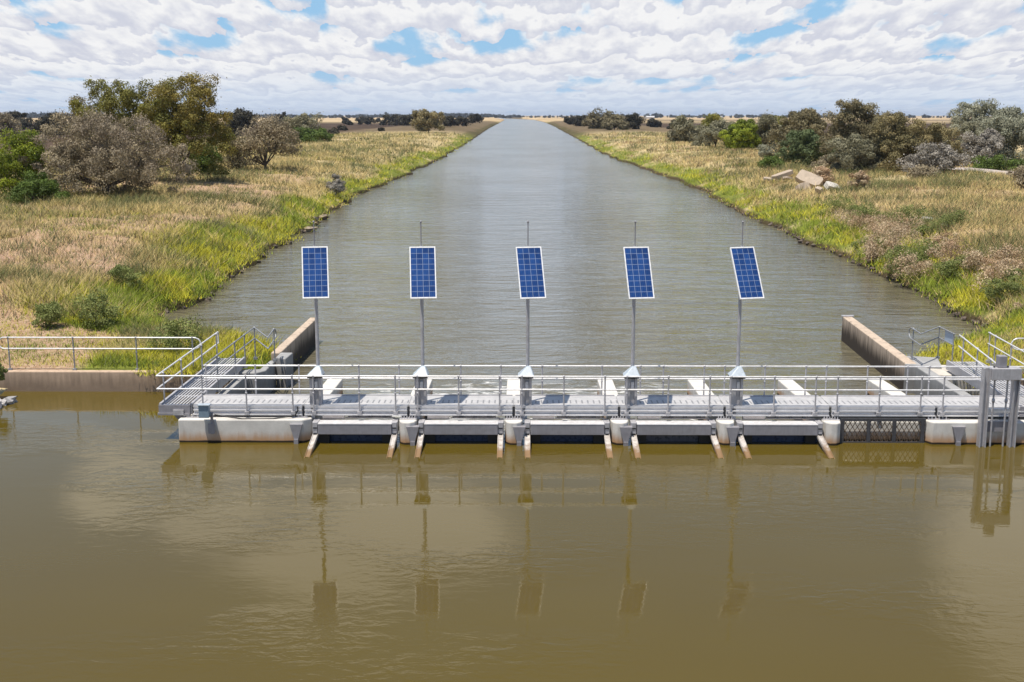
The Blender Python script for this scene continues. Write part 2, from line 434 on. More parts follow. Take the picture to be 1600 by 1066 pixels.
def masks(x, y):
    """green, soil, dark field with painted cloud shade, pale field"""
    left = x < 2
    s = np.where(left, edge_l(y) - x, x - edge_r(y))
    n = fbm(x / 4., y / 4., 31); n2 = fbm(x / 9., y / 14., 32)
    wid = np.where(left, 3.8, 4.0) + (n2 - .5) * 7
    green = (1 - sstep(wid * .5, wid * 1.2, s)) * sstep(.22, .55, n + .1) * .92
    green = np.maximum(green, sstep(.62, .75, n2) * .25 * (s < 40))
    green = np.maximum(green, (y < 43) * sstep(.35, .5, n) * .95 * left)
    soil = sstep(.54, .66, fbm(x / 5. + 9, y / 6., 33)) * (1 - green) * (s > 2.5) * (s < 35) * (1 - sstep(70, 120, y)) * np.where(left, 1., .55)
    soil = np.where(left & (y < 80) & (s > 5), np.maximum(soil, (1 - sstep(58, 80, y)) * .9 * sstep(.30, .5, n)), soil)
    soil = np.where(left & (s > 4) & (s < 45), np.maximum(soil, .8 * sstep(.52, .62, fbm(x / 8., y / 9., 35)) * (1 - sstep(110, 150, y))), soil)
    soil = np.where(~left & (y < 43), .4, soil)
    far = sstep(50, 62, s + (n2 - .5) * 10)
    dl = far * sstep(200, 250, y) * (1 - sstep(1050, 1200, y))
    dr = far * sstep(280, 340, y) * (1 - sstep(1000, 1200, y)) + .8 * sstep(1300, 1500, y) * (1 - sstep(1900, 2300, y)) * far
    dark = np.where(left, dl, np.clip(dr, 0, 1))  # brown plain darkened by cloud shade painted into the ground colour
    dark = np.maximum(dark, (s < .22) * .9)  # dark undercut line along the water edge, put into the ground colour
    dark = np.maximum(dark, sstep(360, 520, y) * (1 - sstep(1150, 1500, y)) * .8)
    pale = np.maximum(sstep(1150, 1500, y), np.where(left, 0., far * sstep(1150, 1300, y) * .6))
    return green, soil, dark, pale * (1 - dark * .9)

def build_ground():
    V = []; F = []; C = []; P = []
    ys = [35.5]
    while ys[-1] < 14000: ys.append(ys[-1] + max(.7, (ys[-1] - 20) * .016 if ys[-1] < 3100 else ys[-1] * .06))
    ys = np.array(ys)
    ss = [-4, -1.5, -.5, -.12, 0, .12, .4, .8]
    while ss[-1] < 14000: ss.append(ss[-1] + max(.6, ss[-1] * .06))
    ss = np.array(ss)
    for side in (-1, 1):
        Y, S = np.meshgrid(ys, ss, indexing='ij')
        X = (edge_l(Y) - S) if side < 0 else (edge_r(Y) + S)
        far = sstep(3000, 3080, Y)
        X = np.where(S < 20, X, X)
        X = X * (1 - far) + far * (-50 + side * (S + 4))
        Z = height(X, Y, side); 
        k = len(V) and sum(len(v) for v in V)
        V.append(np.stack([X, Y, Z], -1).reshape(-1, 3))
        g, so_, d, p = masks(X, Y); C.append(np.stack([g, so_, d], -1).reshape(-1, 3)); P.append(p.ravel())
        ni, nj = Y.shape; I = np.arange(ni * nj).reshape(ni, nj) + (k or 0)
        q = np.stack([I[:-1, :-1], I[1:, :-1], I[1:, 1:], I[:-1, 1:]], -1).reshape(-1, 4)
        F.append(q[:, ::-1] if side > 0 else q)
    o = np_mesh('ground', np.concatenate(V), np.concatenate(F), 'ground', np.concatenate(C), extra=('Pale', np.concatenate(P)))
    o.data.polygons.foreach_set('use_smooth', np.ones(len(o.data.polygons), bool)); struct(o)
build_ground()
struct(MB().add([(-400, -60, 0), (400, -60, 0), (400, 29.95, 0), (-400, 29.95, 0)], [(0, 1, 2, 3)])
       .add([(-400, 29.95, 0), (-8.6, 29.95, 0), (-8.6, 35.6, 0), (-400, 35.6, 0)], [(0, 1, 2, 3)])
       .add([(13.2, 29.95, 0), (400, 29.95, 0), (400, 35.6, 0), (13.2, 35.6, 0)], [(0, 1, 2, 3)]).build('pool_water', 'front_water'))
struct(MB().add([(-60, 30.0, -.2), (60, 30.0, -.2), (60, 1560, -.2), (-60, 1560, -.2)], [(0, 1, 2, 3)]).build('canal_water', 'canal_water')) if False else None
_cw = MB()
def _canal():
    ys = [30.3, 35] + list(range(36, 60)) + list(range(60, 200, 4)) + list(range(200, 3060, 30))
    vs = []
    for y in ys:
        vs += [(float(edge_l(y)) - .6 if y > 34 else -8.3, y, -.2), (float(edge_r(y)) + .6 if y > 34 else 12.5, y, -.2)]
    _cw.add(vs, [(2 * i, 2 * i + 1, 2 * i + 3, 2 * i + 2) for i in range(len(ys) - 1)])
    struct(_cw.build('canal_water', 'canal_water'))
_canal()
# gravel road on the right
def _road():
    vs = []; n = 24; r = np.random.RandomState(2)
    for i in range(n + 1):
        t = i / n; cx, cy = 48 + 20 * t, 141.5 - 29.5 * t; w = 6.5
        nx, ny = .83, .557
        for k in (-1, -.33, .33, 1):
            x, y = cx + nx * w * k, cy + ny * w * k; vs.append((x, y, hz(x, y) + .2))
    struct(MB().add(vs, [(4 * i + k, 4 * i + k + 1, 4 * i + 5 + k, 4 * i + 4 + k) for i in range(n) for k in range(3)]).build('gravel_road', 'road'))
_road()

# ------------------------------------------------------------------ grass
def blades(P, hgt, wid, nb, rng, spread, cols, lean=.75):
    """P n x 3, one triangle per blade"""
    n = len(P); N = n * nb
    base = np.repeat(P, nb, 0) + np.c_[rng.normal(0, 1, (N, 2)) * np.repeat(spread, nb)[:, None], np.zeros(N)]
    h = np.repeat(hgt, nb) * rng.uniform(.55, 1.25, N); w = np.repeat(wid, nb) * rng.uniform(.6, 1.3, N)
    a = rng.uniform(0, 2 * np.pi, N); l = rng.normal(0, lean, (N, 2)) + np.array([.12, .0])
    tip = base + np.c_[l * h[:, None], h]
    dx = np.c_[np.cos(a), np.sin(a), np.zeros(N)] * w[:, None]
    V = np.stack([base - dx - [0, 0, .05], base + dx - [0, 0, .05], tip], 1).reshape(-1, 3)
    F = np.arange(3 * N).reshape(-1, 3)
    c = np.repeat(cols, nb, 0) * rng.uniform(.7, 1.3, (N, 1))
    C = np.repeat(c, 3, 0)
    return V, F, C

def grass(side, n, seed):
    rng = np.random.RandomState(seed)
    d = 1 / rng.uniform(1 / 420., 1 / 35.2, n * 3)
    y = d
    x = rng.uniform(-.47, .47, len(d)) * d
    if side < 0: s = edge_l(y) - x
    else: s = x - edge_r(y)
    k = (s > .05) & (s < 75); x, y, s, d = x[k][:n], y[k][:n], s[k][:n], d[k][:n]
    # keep off the walkway landing
    k = ~((y < 36.15) & (x < -11.2)) & ~((np.abs(x + 8.85) < .55) & (y < 36.2)) & ~((x > 12) & (y < 41.5) & (rng.rand(len(x)) < .25)); x, y, s, d = x[k], y[k], s[k], d[k]
    z = height(x, y, side); g, so_, dk, pl = masks(x, y)
    rd = np.abs((x - 48) * .83 + (y - 141.5) * .557 + 1.6); rd = np.where((y > 104) & (y < 152) & (x > 42), rd, 99)
    k = (rd > 10.5) | (side < 0); x, y, s, d, z, g, so_ = [q[k] for q in (x, y, s, d, z, g, so_)]
    r = rng.rand(len(x)); keep = rng.rand(len(x)) > np.maximum(so_ * .93, .55 * sstep(.5, .66, fbm(x / 2.3, y / 3.1, 46))); x, y, s, d, z, g, r = [q[keep] for q in (x, y, s, d, z, g, r)]
    dry = np.where((fbm(x / 6, y / 8, 40) > .5)[:, None], [.54, .415, .175], [.43, .335, .135]) * np.ones((len(x), 3))
    pale = np.array([.56, .45, .22]); dkw = np.array([.13, .14, .05]); grn = np.array([.42, .40, .03]); grn2 = np.array([.19, .24, .02]); red = np.array([.34, .21, .12])
    col = dry
    col = np.where((r < .12 + .5 * sstep(.5, .65, fbm(x / 7 + 4, y / 12, 44)))[:, None], pale, col)
    u = rng.rand(len(x)); nn = fbm(x / 3, y / 5, 41)
    col = np.where(((u < .12) | ((nn > .57) & (u < .6)))[:, None], dkw, col)
    if side > 0: col = np.where((u > .86)[:, None], red, col)
    isg = rng.rand(len(x)) < g
    col = np.where(isg[:, None], np.where((fbm(x / 2, y / 2, 42) > .52)[:, None], grn, grn2), col)
    hgt = np.where(isg, .22, .27) * (1 + .0012 * d) * rng.uniform(.6, 1.35, len(x)) * np.clip(s / .8, .35, 1)
    tall = (((u < .12) | ((nn > .57) & (u < .6)))) & ~isg
    hgt *= np.where(tall, 1.5, 1.) * (.55 + 1.1 * fbm(x / 1.6, y / 2.2, 47) * (.6 + .8 * fbm(x / 6, y / 7, 48)) * 1.6)
    so2 = masks(x, y)[1]; hgt *= 1 - .55 * so2
    col = np.where(((rng.rand(len(x)) < .45 * so2) & ~isg)[:, None], np.array([.52, .37, .195]), col)
    hgt *= np.where(y < 43, .6, 1)
    wid = .005 + d * .00020
    P = np.c_[x, y, z]
    V, F, C = blades(P, hgt, wid, 17, rng, .14 + d * .0030, col)
    o = np_mesh('bank_grass', V, F, 'blade', C); stuff(o)
    tag(o, 'dry and green grass covering the %s bank of the canal' % ('left' if side < 0 else 'right'), 'grass')
grass(-1, 46000, 1); grass(1, 40000, 2)

# ------------------------------------------------------------------ trees and bushes
def crown_mesh(rng, c, w, dp, h, lobes, clumps, leaves, leaf, colA, colB, droop=.0, flat=.5, top=None):
    """leaf clumps spread through overlapping lobes; c = centre of crown base"""
    L = []
    for i in range(lobes):
        a = rng.uniform(0, 2 * np.pi); r = math.sqrt(rng.uniform(0, 1)) if i else 0
        rr = rng.uniform(.20, .34)
        zz = (1 - (r * .95) ** 2) ** .5 if r < 1 else 0
        zlo = .22; zc = zlo + (zz * .86 - zlo) * rng.uniform(.45, 1.) if i else .62
        L.append((r * math.cos(a) * (.5 - rr * .55) * w, r * math.sin(a) * (.5 - rr * .55) * dp, max(zc, .2) * h, rr * w, rr * dp, rr * h * rng.uniform(.8, 1.15)))
    L = np.array(L)
    pr = L[:, 3] * L[:, 5]; idx = rng.choice(len(L), clumps, p=pr / pr.sum())
    v = rng.normal(0, 1, (clumps, 3)); v[:, 2] += .25; v /= np.linalg.norm(v, axis=1)[:, None]
    v *= rng.uniform(.55, 1.05, (clumps, 1))
    P = L[idx, :3] + v * L[idx, 3:]
    P[:, 2] = np.clip(P[:, 2], .04 * h, h * 1.02)
    for ax, half in ((0, w / 2), (1, dp / 2)):
        lo, hi = np.percentile(P[:, ax], [1.5, 98.5]); P[:, ax] = np.clip((P[:, ax] - (lo + hi) / 2) * (2 * half * .95 / (hi - lo)), -half, half)
    lo, hi = np.percentile(P[:, 2], [3, 98]); P[:, 2] = np.clip(.07 * h + (P[:, 2] - lo) * (h * .89 / (hi - lo)), .03 * h, h * .99)
    cr = (w + h) / 2 * 1.12 / math.sqrt(clumps) * rng.uniform(.55, 1.35, clumps)
    N = clumps * leaves
    o = rng.normal(0, 1, (N, 3)); o[:, 2] += .35; o /= np.linalg.norm(o, axis=1)[:, None]
    rad = np.repeat(cr, leaves)[:, None] * (rng.uniform(.35, 1., (N, 1)) ** .5) * np.where(rng.rand(N, 1) < .12, rng.uniform(1., 1.7, (N, 1)), 1.)
    off = o * rad * [1.15, 1.15, .85]
    off[:, 2] -= np.abs(rng.normal(0, .35, N)) * droop * np.repeat(cr, leaves)
    Q = np.repeat(P, leaves, 0) + off; Q[:, 2] = np.maximum(Q[:, 2], .01 * h)
    nrm = o + rng.normal(0, .42, (N, 3)); nrm /= np.linalg.norm(nrm, axis=1)[:, None] + 1e-6
    a = np.cross(nrm, rng.normal(0, 1, (N, 3))); a[:, 2] -= droop * .3; a /= np.linalg.norm(a, axis=1)[:, None] + 1e-6
    b = np.cross(a, nrm)
    sz = leaf * rng.uniform(.6, 1.4, (N, 1)); a = a * sz; b = b * sz * .5
    V = np.stack([Q - a, Q + b, Q + a, Q - b], 1).reshape(-1, 3) + np.asarray(c)
    F = np.arange(4 * N).reshape(-1, 4)
    t = rng.rand(clumps); hue = t[:, None] * colA + (1 - t[:, None]) * colB
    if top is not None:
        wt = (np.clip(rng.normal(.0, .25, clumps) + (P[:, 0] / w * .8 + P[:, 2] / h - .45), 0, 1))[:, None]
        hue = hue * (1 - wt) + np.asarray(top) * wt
    hue = hue * rng.uniform(.82, 1.2, (clumps, 1))
    C = np.repeat(np.repeat(hue, leaves, 0) * rng.uniform(.88, 1.12, (N, 1)), 4, 0)
    return V, F, C, L

KIND = {
    'olive': ((.15, .14, .03), (.095, .098, .022)), 'grey': ((.235, .195, .125), (.155, .128, .085)),
    'lime': ((.17, .20, .016), (.065, .09, .012)), 'dull': ((.16, .135, .075), (.105, .092, .05)),
    'dark': ((.045, .04, .026), (.03, .028, .018)), 'greygreen': ((.185, .175, .115), (.12, .115, .07)),
    'brown': ((.19, .155, .075), (.12, .105, .05)), 'bluegreen': ((.095, .12, .05), (.065, .085, .038)),
    'silver': ((.24, .24, .175), (.15, .155, .11)), 'lilac': ((.25, .23, .20), (.17, .155, .13)),
    'weed': ((.17, .19, .06), (.10, .12, .035)), 'seed': ((.46, .33, .22), (.26, .17, .10)), 'green': ((.075, .11, .02), (.05, .075, .016)),
}
KIND = {k: tuple(tuple(min(.6, c * 1.45) for c in q) for q in v) for k, v in KIND.items()}
def base_at(u, v, zoff=0.):
    """ground point seen along one line of the design drawing"""
    f = 1880.; p = math.radians(10.634); yw = math.radians(.4493)
    F0 = Vector((0, math.cos(p), -math.sin(p))); U0 = Vector((0, math.sin(p), math.cos(p))); R = Matrix.Rotation(yw, 3, 'Z')
    d = R @ (F0 + Vector(((u - 800) / f, 0, 0)) + U0 * ((533 - v) / f))
    z = 1.
    for _ in range(25):
        t = (z - H) / d.z; z = .5 * z + .5 * hz(d.x * t, d.y * t)
    t = (z - H) / d.z
    return d.x * t, d.y * t, hz(d.x * t, d.y * t)

TREE_N = [0]
def tree(u0, u1, vt, vb, kind, label, cat='tree', name='tree', trunk=.0, lobes=9, clumps=150, leaves=30, group=None, limbs=0, leaf=None, droop=.5, top=None, bark='bark', depth=.85):
    TREE_N[0] += 1; rng = np.random.RandomState(100 + TREE_N[0])
    x, y, z = base_at((u0 + u1) / 2, vb)
    sc = y / 1880. * 1.015
    w = (u1 - u0) * sc; h = (vb - vt) * sc
    t = thing(name, (x, y, z - .05), label, cat, group)
    colA, colB = [np.array(c) for c in KIND[kind]]
    ct = h * trunk
    leaf = leaf or max(.07, sc * 1.5)
    k_ = 1.6 if clumps > 60 else 1.; leaves = int(leaves * (4.5 if cat == 'weed' else 4.6 * k_)); clumps = max(14, int(clumps * .42))
    V, F, C, L = crown_mesh(rng, (0, 0, ct), w * 1.06, w * depth, (h - ct) * .97, lobes, clumps, leaves, leaf, colA, colB, droop, top=top)
    np_mesh('crown' if cat == 'tree' else 'foliage', V, F, 'leaf', C, t)
    mb = MB(); r0 = max(.05, w * .018) if cat != 'weed' else .015
    nl = max(3, limbs or min(6, lobes))
    fork = Vector((0, 0, max(h * .12, ct * .8)))
    mb.tube((0, 0, -.2), fork, r0 * 1.5, 7, r0 * 1.1)
    for k in range(nl):
        e = Vector(L[k % len(L), :3]) + Vector((0, 0, ct)); m_ = fork.lerp(e, .5) + Vector((rng.normal(0, .04) * w, rng.normal(0, .04) * w, -.03 * h))
        mb.tube(fork, m_, r0 * .8, 6, r0 * .55); mb.tube(m_, e, r0 * .55, 6, r0 * .2)
        if limbs:
            for q in range(4):
                e2 = e + Vector(rng.normal(0, 1, 3) * [w * .12, w * .12, h * .1]); e2.z = max(e2.z, .2 * h)
                mb.tube(m_.lerp(e, rng.uniform(.2, .8)), e2, r0 * .28, 5, r0 * .1)
    mb.build('trunk' if cat == 'tree' else 'stem', bark, t, org=(0, 0, 0))
    return t

# left bank, near group
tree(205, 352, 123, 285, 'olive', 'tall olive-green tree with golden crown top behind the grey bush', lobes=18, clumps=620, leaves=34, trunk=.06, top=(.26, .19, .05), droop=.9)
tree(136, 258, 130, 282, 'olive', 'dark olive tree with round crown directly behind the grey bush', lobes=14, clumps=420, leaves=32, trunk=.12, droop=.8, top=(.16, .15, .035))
tree(106, 150, 155, 272, 'dull', 'slim dull tree peeping out left of the olive trees', lobes=7, clumps=110, leaves=26, trunk=.2)
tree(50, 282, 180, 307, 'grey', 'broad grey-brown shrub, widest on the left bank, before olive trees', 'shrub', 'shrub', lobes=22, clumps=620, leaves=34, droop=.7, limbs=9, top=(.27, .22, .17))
tree(-14, 66, 208, 313, 'lime', 'yellow-green topped bush at the far left beside the grey shrub', 'shrub', 'shrub', lobes=10, clumps=230, leaves=32)
tree(30, 102, 272, 318, 'green', 'low dark green bush at the foot of the grey shrub', 'shrub', 'shrub', lobes=7, clumps=130, leaves=28)
tree(300, 341, 231, 278, 'green', 'small round dark green bush right of the tall olive tree', 'shrub', 'shrub', lobes=7, clumps=110, leaves=28)
tree(372, 458, 187, 268, 'grey', 'open grey tree with bare twisting branches on left bank', lobes=12, clumps=150, leaves=26, trunk=.12, limbs=10)
tree(343, 384, 212, 268, 'dull', 'thin grey sapling leaning against the open bare-branched tree', lobes=6, clumps=70, leaves=24, trunk=.1)
tree(450, 494, 181, 219, 'greygreen', 'grey-green tree behind the bare-branched tree, beside low green bushes', lobes=7, clumps=90, leaves=26, trunk=.08)
tree(453, 488, 204, 226, 'green', 'low spreading green bush below the grey-green tree', 'shrub', 'shrub', lobes=6, clumps=70, leaves=24)
tree(482, 516, 204, 223, 'green', 'low green bush, right one of the pair on left bank', 'shrub', 'shrub', lobes=6, clumps=70, leaves=24)
tree(512, 526, 201, 212, 'dark', 'tiny dark bush at the edge of the brown field', 'shrub', 'shrub', lobes=3, clumps=24, leaves=18)
tree(346, 396, 174, 216, 'dark', 'dark brown tree behind the tall olive tree', lobes=8, clumps=110, leaves=26, trunk=.1)
tree(430, 450, 178, 200, 'dark', 'small dark tree poking above the bare-branched tree', lobes=5, clumps=50, leaves=20, trunk=.2)
tree(-16, 28, 180, 222, 'grey', 'pale grey tree cut by the left edge of the picture', lobes=7, clumps=110, leaves=26, trunk=.08)
tree(14, 48, 178, 208, 'dark', 'dark rounded tree next to the pale grey edge tree', lobes=6, clumps=80, leaves=22, trunk=.2)
tree(60, 98, 179, 214, 'dark', 'dark brown tree above the left side of grey shrub', lobes=7, clumps=90, leaves=24, trunk=.1)
tree(92, 116, 182, 214, 'dark', 'narrow dark tree between brown tree and slim dull tree', lobes=5, clumps=50, leaves=20, trunk=.1)
tree(649, 690, 175, 208, 'brown', 'golden-brown tree standing alone by the distant left bank', lobes=9, clumps=130, leaves=24, trunk=.1)
far_l = [(598, 617, 182, 197, 'leftmost dark tree of the clump left of the golden-brown tree'), (615, 634, 183, 197, 'middle dark tree of the clump left of the golden-brown tree'), (632, 650, 182, 197, 'right dark tree of the clump touching the golden-brown tree'),
         (693, 714, 184, 199, 'dark low tree right of the golden-brown tree'), (712, 733, 184, 198, 'dark low tree nearest the canal on left bank'), (736, 751, 180, 193, 'small tall dark tree by the far end of the canal')]
for a in far_l: tree(*a[:4], 'dark', a[4], lobes=5, clumps=50, leaves=18, trunk=.12)
for k, (a, b, c, d) in enumerate([(536, 544, 184, 194), (565, 572, 183, 190), (541, 550, 190, 196), (559, 566, 187, 195), (573, 584, 185, 195), (530, 540, 198, 204), (593, 599, 201, 206), (589, 594, 186, 191)]):
    tree(a, b, c, d, 'dark', 'small dark tree dotted on the brown field left of the canal', group='dots of trees on the brown field', lobes=4, clumps=22, leaves=14, trunk=.15)
# right bank, distant row
for a in [(884, 903, 184, 195, 'dark', 'low dark tree at left end of the distant right row'), (900, 922, 183, 197, 'dark', 'dark tree second from left in the distant right row'),
          (914, 952, 175, 202, 'dull', 'tallest olive tree of the distant right row'), (944, 976, 181, 203, 'dull', 'broad olive tree right of the tallest in distant row'),
          (968, 1000, 181, 202, 'dark', 'dark tree at right end of the distant right row'), (1014, 1030, 187, 199, 'dark', 'lone round dark bush right of the distant row'),
          (1046, 1063, 189, 202, 'dark', 'lone round dark bush left of the grey-green thicket')]:
    tree(*a, lobes=6, clumps=80, leaves=20, trunk=.05)
# right bank, thicket
RT = [(1052, 1104, 185, 224, 'greygreen', 'grey-green tree at left end of the right thicket', 8, 110),
      (1086, 1124, 182, 220, 'olive', 'yellow-olive topped tree behind left end of thicket', 7, 90),
      (1090, 1146, 192, 231, 'greygreen', 'grey-green bushy tree left of the bright green bush', 9, 130),
      (1134, 1182, 190, 236, 'lime', 'bright green rounded bush in the right thicket', 8, 150),
      (1172, 1222, 184, 236, 'greygreen', 'grey tree just right of the bright green bush', 8, 120),
      (1190, 1226, 186, 226, 'olive', 'green tree behind the grey one in right thicket', 6, 80),
      (1214, 1296, 174, 252, 'dull', 'dull brown-grey tree left of the tallest thicket tree', 13, 210),
      (1288, 1372, 161, 264, 'dull', 'tallest dark crowned tree in the middle of right thicket', 15, 280),
      (1226, 1300, 206, 262, 'bluegreen', 'bluish green bush low in front of the thicket', 10, 160),
      (1352, 1412, 178, 268, 'dull', 'dull tree right of the tallest thicket tree', 11, 190),
      (1372, 1476, 184, 272, 'brown', 'golden-brown topped broad tree of the right thicket', 16, 290),
      (1300, 1380, 212, 270, 'greygreen', 'dark grey-green shrub under the tallest thicket tree', 10, 170),
      (1486, 1572, 163, 246, 'silver', 'silver leaved tree with visible pale trunks at right', 13, 190),
      (1480, 1540, 196, 257, 'greygreen', 'grey-green tree in front of the silver leaved tree', 9, 140),
      (1536, 1616, 172, 262, 'silver', 'large silvery tree cut by the right edge', 12, 210),
      (1508, 1560, 205, 262, 'lilac', 'pale grey bush under the silver leaved tree', 8, 120)]
for (a, b, c, d, k, lab, lo, cl) in RT:
    tree(a, b, c, d, k, lab, lobes=lo, clumps=int(cl * 1.3), leaves=32, trunk=.1, droop=.7, bark='bark_pale' if k == 'silver' else 'bark', limbs=5 if k == 'silver' else 0)
for (a, b, c, d, k, lab, lo, cl) in [
      (1414, 1498, 227, 273, 'lilac', 'pale lilac-grey shrub by the gravel road', 10, 170), (1424, 1456, 261, 281, 'grey', 'small grey round bush before the lilac-grey shrub', 5, 60),
      (1268, 1306, 243, 267, 'grey', 'brown dried bush before the bluish green bush', 6, 70), (1308, 1352, 244, 270, 'greygreen', 'low grey-green bush under the tallest thicket tree', 6, 80),
      (1191, 1221, 246, 264, 'green', 'small dark green round bush left of the rubble', 5, 70), (1526, 1592, 246, 267, 'green', 'low dark green bushes beyond the gravel road', 7, 80),
      (1586, 1616, 262, 296, 'grey', 'grey bush at right edge beside the gravel road', 5, 60), (1190, 1216, 230, 252, 'silver', 'small silvery bush behind the dark green round bush', 5, 50)]:
    tree(a, b, c, d, k, lab, 'shrub', 'shrub', lobes=lo, clumps=cl, leaves=28)
# weeds near the water
for (a, b, c, d, k, lab) in [
      (123, 178, 458, 512, 'weed', 'tall dark green weed clump on the left bank slope'), (55, 96, 474, 512, 'weed', 'dark green weed clump left of the tallest one'),
      (178, 220, 416, 450, 'weed', 'green weed clump higher on the left bank slope'), (240, 305, 500, 552, 'weed', 'leggy green shrub behind the bank handrail by water'),
      (513, 535, 274, 308, 'lilac', 'grey dead tuft standing by the left water edge'), (-16, 6, 568, 592, 'weed', 'green weeds over the pale rocks at left edge'),
      (1362, 1432, 343, 405, 'seed', 'brown seeding thistle clump highest on the right bank'), (1448, 1506, 380, 425, 'seed', 'pale seeding thistle clump in the middle of right bank'),
      (1520, 1590, 405, 455, 'seed', 'wide brown seeding thistle clump near right edge'), (1540, 1590, 436, 476, 'weed', 'dark green weed below the wide brown thistle'),
      (1395, 1452, 385, 425, 'weed', 'dark green weed between the brown thistle clumps'), (1280, 1330, 308, 336, 'weed', 'green weed patch below the concrete rubble'),
      (1452, 1500, 330, 362, 'weed', 'green weed clump near white stones on right bank'), (1340, 1382, 318, 350, 'weed', 'green weed clump upslope of the brown thistle'),
      (1330, 1352, 270, 300, 'seed', 'dry brown bush just right of the rubble'), (1268, 1300, 262, 290, 'seed', 'dry brown bush just behind the rubble')]:
    tree(a, b, c, d, k, lab, 'weed' if k != 'lilac' else 'shrub', 'weed_clump', lobes=8, clumps=90, leaves=26, droop=-.4, leaf=.035 if d > 330 else .07)

_r = np.random.RandomState(31)
for k in range(34):
    u = _r.uniform(1330, 1610); v = 330 + (u - 1330) * .33 + _r.uniform(-10, 75); w_ = _r.uniform(26, 62); sd = _r.rand() < .6
    tree(u - w_ / 2, u + w_ / 2, v - w_ * _r.uniform(.45, .75), v, 'seed' if sd else 'weed', 'brown dry thistle mixed into the rough right bank slope' if sd else 'dark green weed mixed into the rough right bank slope', 'weed', 'weed_clump',
         lobes=7, clumps=70, leaves=24, droop=-.4, leaf=.04, group='dry thistles on the right slope' if sd else 'green weeds on the right slope')
# far tree line along the horizon
def treeline():
    rng = np.random.RandomState(77); Vs, Cs = [], []
    xs = []
    for i in range(1500):
        y = rng.uniform(3000, 4200); x = rng.uniform(-.5, .5) * y
        left = x < 0
        if not left and rng.rand() < .6: continue
        h = rng.uniform(6, 11) * (1 if left else .75) * (.6 + .8 * float(vnoise(np.array(x / 160.), np.array(0.), 55))); w = h * rng.uniform(.8, 1.7)
        n = 60
        v = rng.normal(0, 1, (n, 3)); v /= np.linalg.norm(v, axis=1)[:, None]
        P = v * [w / 2, w / 2, h / 2] * rng.uniform(.5, 1, (n, 1)) + [x, y, .9 + h * .5]
        a = rng.normal(0, 1, (n, 3)) * w * .16; b = rng.normal(0, 1, (n, 3)) * w * .16
        Vs.append(np.stack([P - a, P + b, P + a, P - b], 1).reshape(-1, 3))
        Cs.append(np.ones((4 * n, 3)) * np.array([.075, .085, .085]) * rng.uniform(.7, 1.4))  # blue of the distant air put into the leaf colour
    V = np.concatenate(Vs); o = np_mesh('distant_woodland', V, np.arange(len(V)).reshape(-1, 4), 'leaf', np.concatenate(Cs)); stuff(o)
    tag(o, 'dark line of distant trees along the horizon', 'woodland')
treeline()
# distant white farm sheds
for k, (u, lab) in enumerate([(1012, 'tiny white farm shed before the distant trees, left'), (1116, 'tiny white farm shed before the distant trees, right')]):
    x = (u - 815) / 1880 * 2600; t = thing('farm_shed', (x, 2600, .9), lab, 'shed')
    MB().box(x - 9, x + 9, 2596, 2606, .9, 4.2).build('wall', 'white', t)
    MB().prism_x([(2595, 4.21), (2607, 4.21), (2601, 6.4)], x - 9.4, x + 9.4).build('roof', 'alu', t)

# ------------------------------------------------------------------ concrete
PX = [-5.57 + 2.69 * k for k in range(7)]     # pier centres
def pier(k):
    x = PX[k]; w = .225
    lab = ['', 'concrete pier first from the left between the gates, steel bracket on nose', 'concrete pier second from the left between the gates, bracket on nose',
           'concrete pier third from the left between the gates, bracket on nose', 'concrete pier fourth from the left, before the gate nearest the mesh screen',
           'concrete pier with bare rounded nose left of the mesh screen'][k]
    t = thing('concrete_pier', (x, 29.45, 0), lab, 'pier', 'piers between the gates')
    mb = MB()
    mb.prism([(x - w, 29.72), (x - w * .8, 29.52), (x - w * .35, 29.42), (x + w * .35, 29.42), (x + w * .8, 29.52), (x + w, 29.72), (x + w, 30.9), (x - w, 30.9)], -1.5, .58)
    mb.prism_x([(30.905, -1.5), (35.15, -1.5), (35.15, .45), (30.905, .58)], x - w, x + w)
    mb.build('pier_body', 'conc', t, .03)
    if k < 5:
        mb = MB()
        b = .0
        y0 = 29.36
        mb.add([(x - .02, y0, .48), (x + .30, y0, .48), (x + .20, y0, .1), (x + .08, y0, .1), (x - .02, 29.55, .48), (x + .30, 29.55, .48), (x + .2, 29.55, .1), (x + .08, 29.55, .1)],
               [(0, 3, 2, 1), (0, 1, 5, 4), (1, 2, 6, 5), (3, 0, 4, 7), (2, 3, 7, 6)])
        mb.box(x + .08, x + .2, y0 - .03, 29.5, -.6, .099)
        mb.build('nose_bracket', 'steel_dull', t)
    mb = MB()
    for i in range(6): mb.tube((x - .17 + .068 * i, 29.78, .58), (x - .17 + .068 * i, 29.78, .66), .017, 6)
    mb.box(x - .21, x + .21, 29.72, 29.86, .583, .60)
    mb.build('anchor_bolt_plate', 'steel', t)
for k in range(1, 6): pier(k)

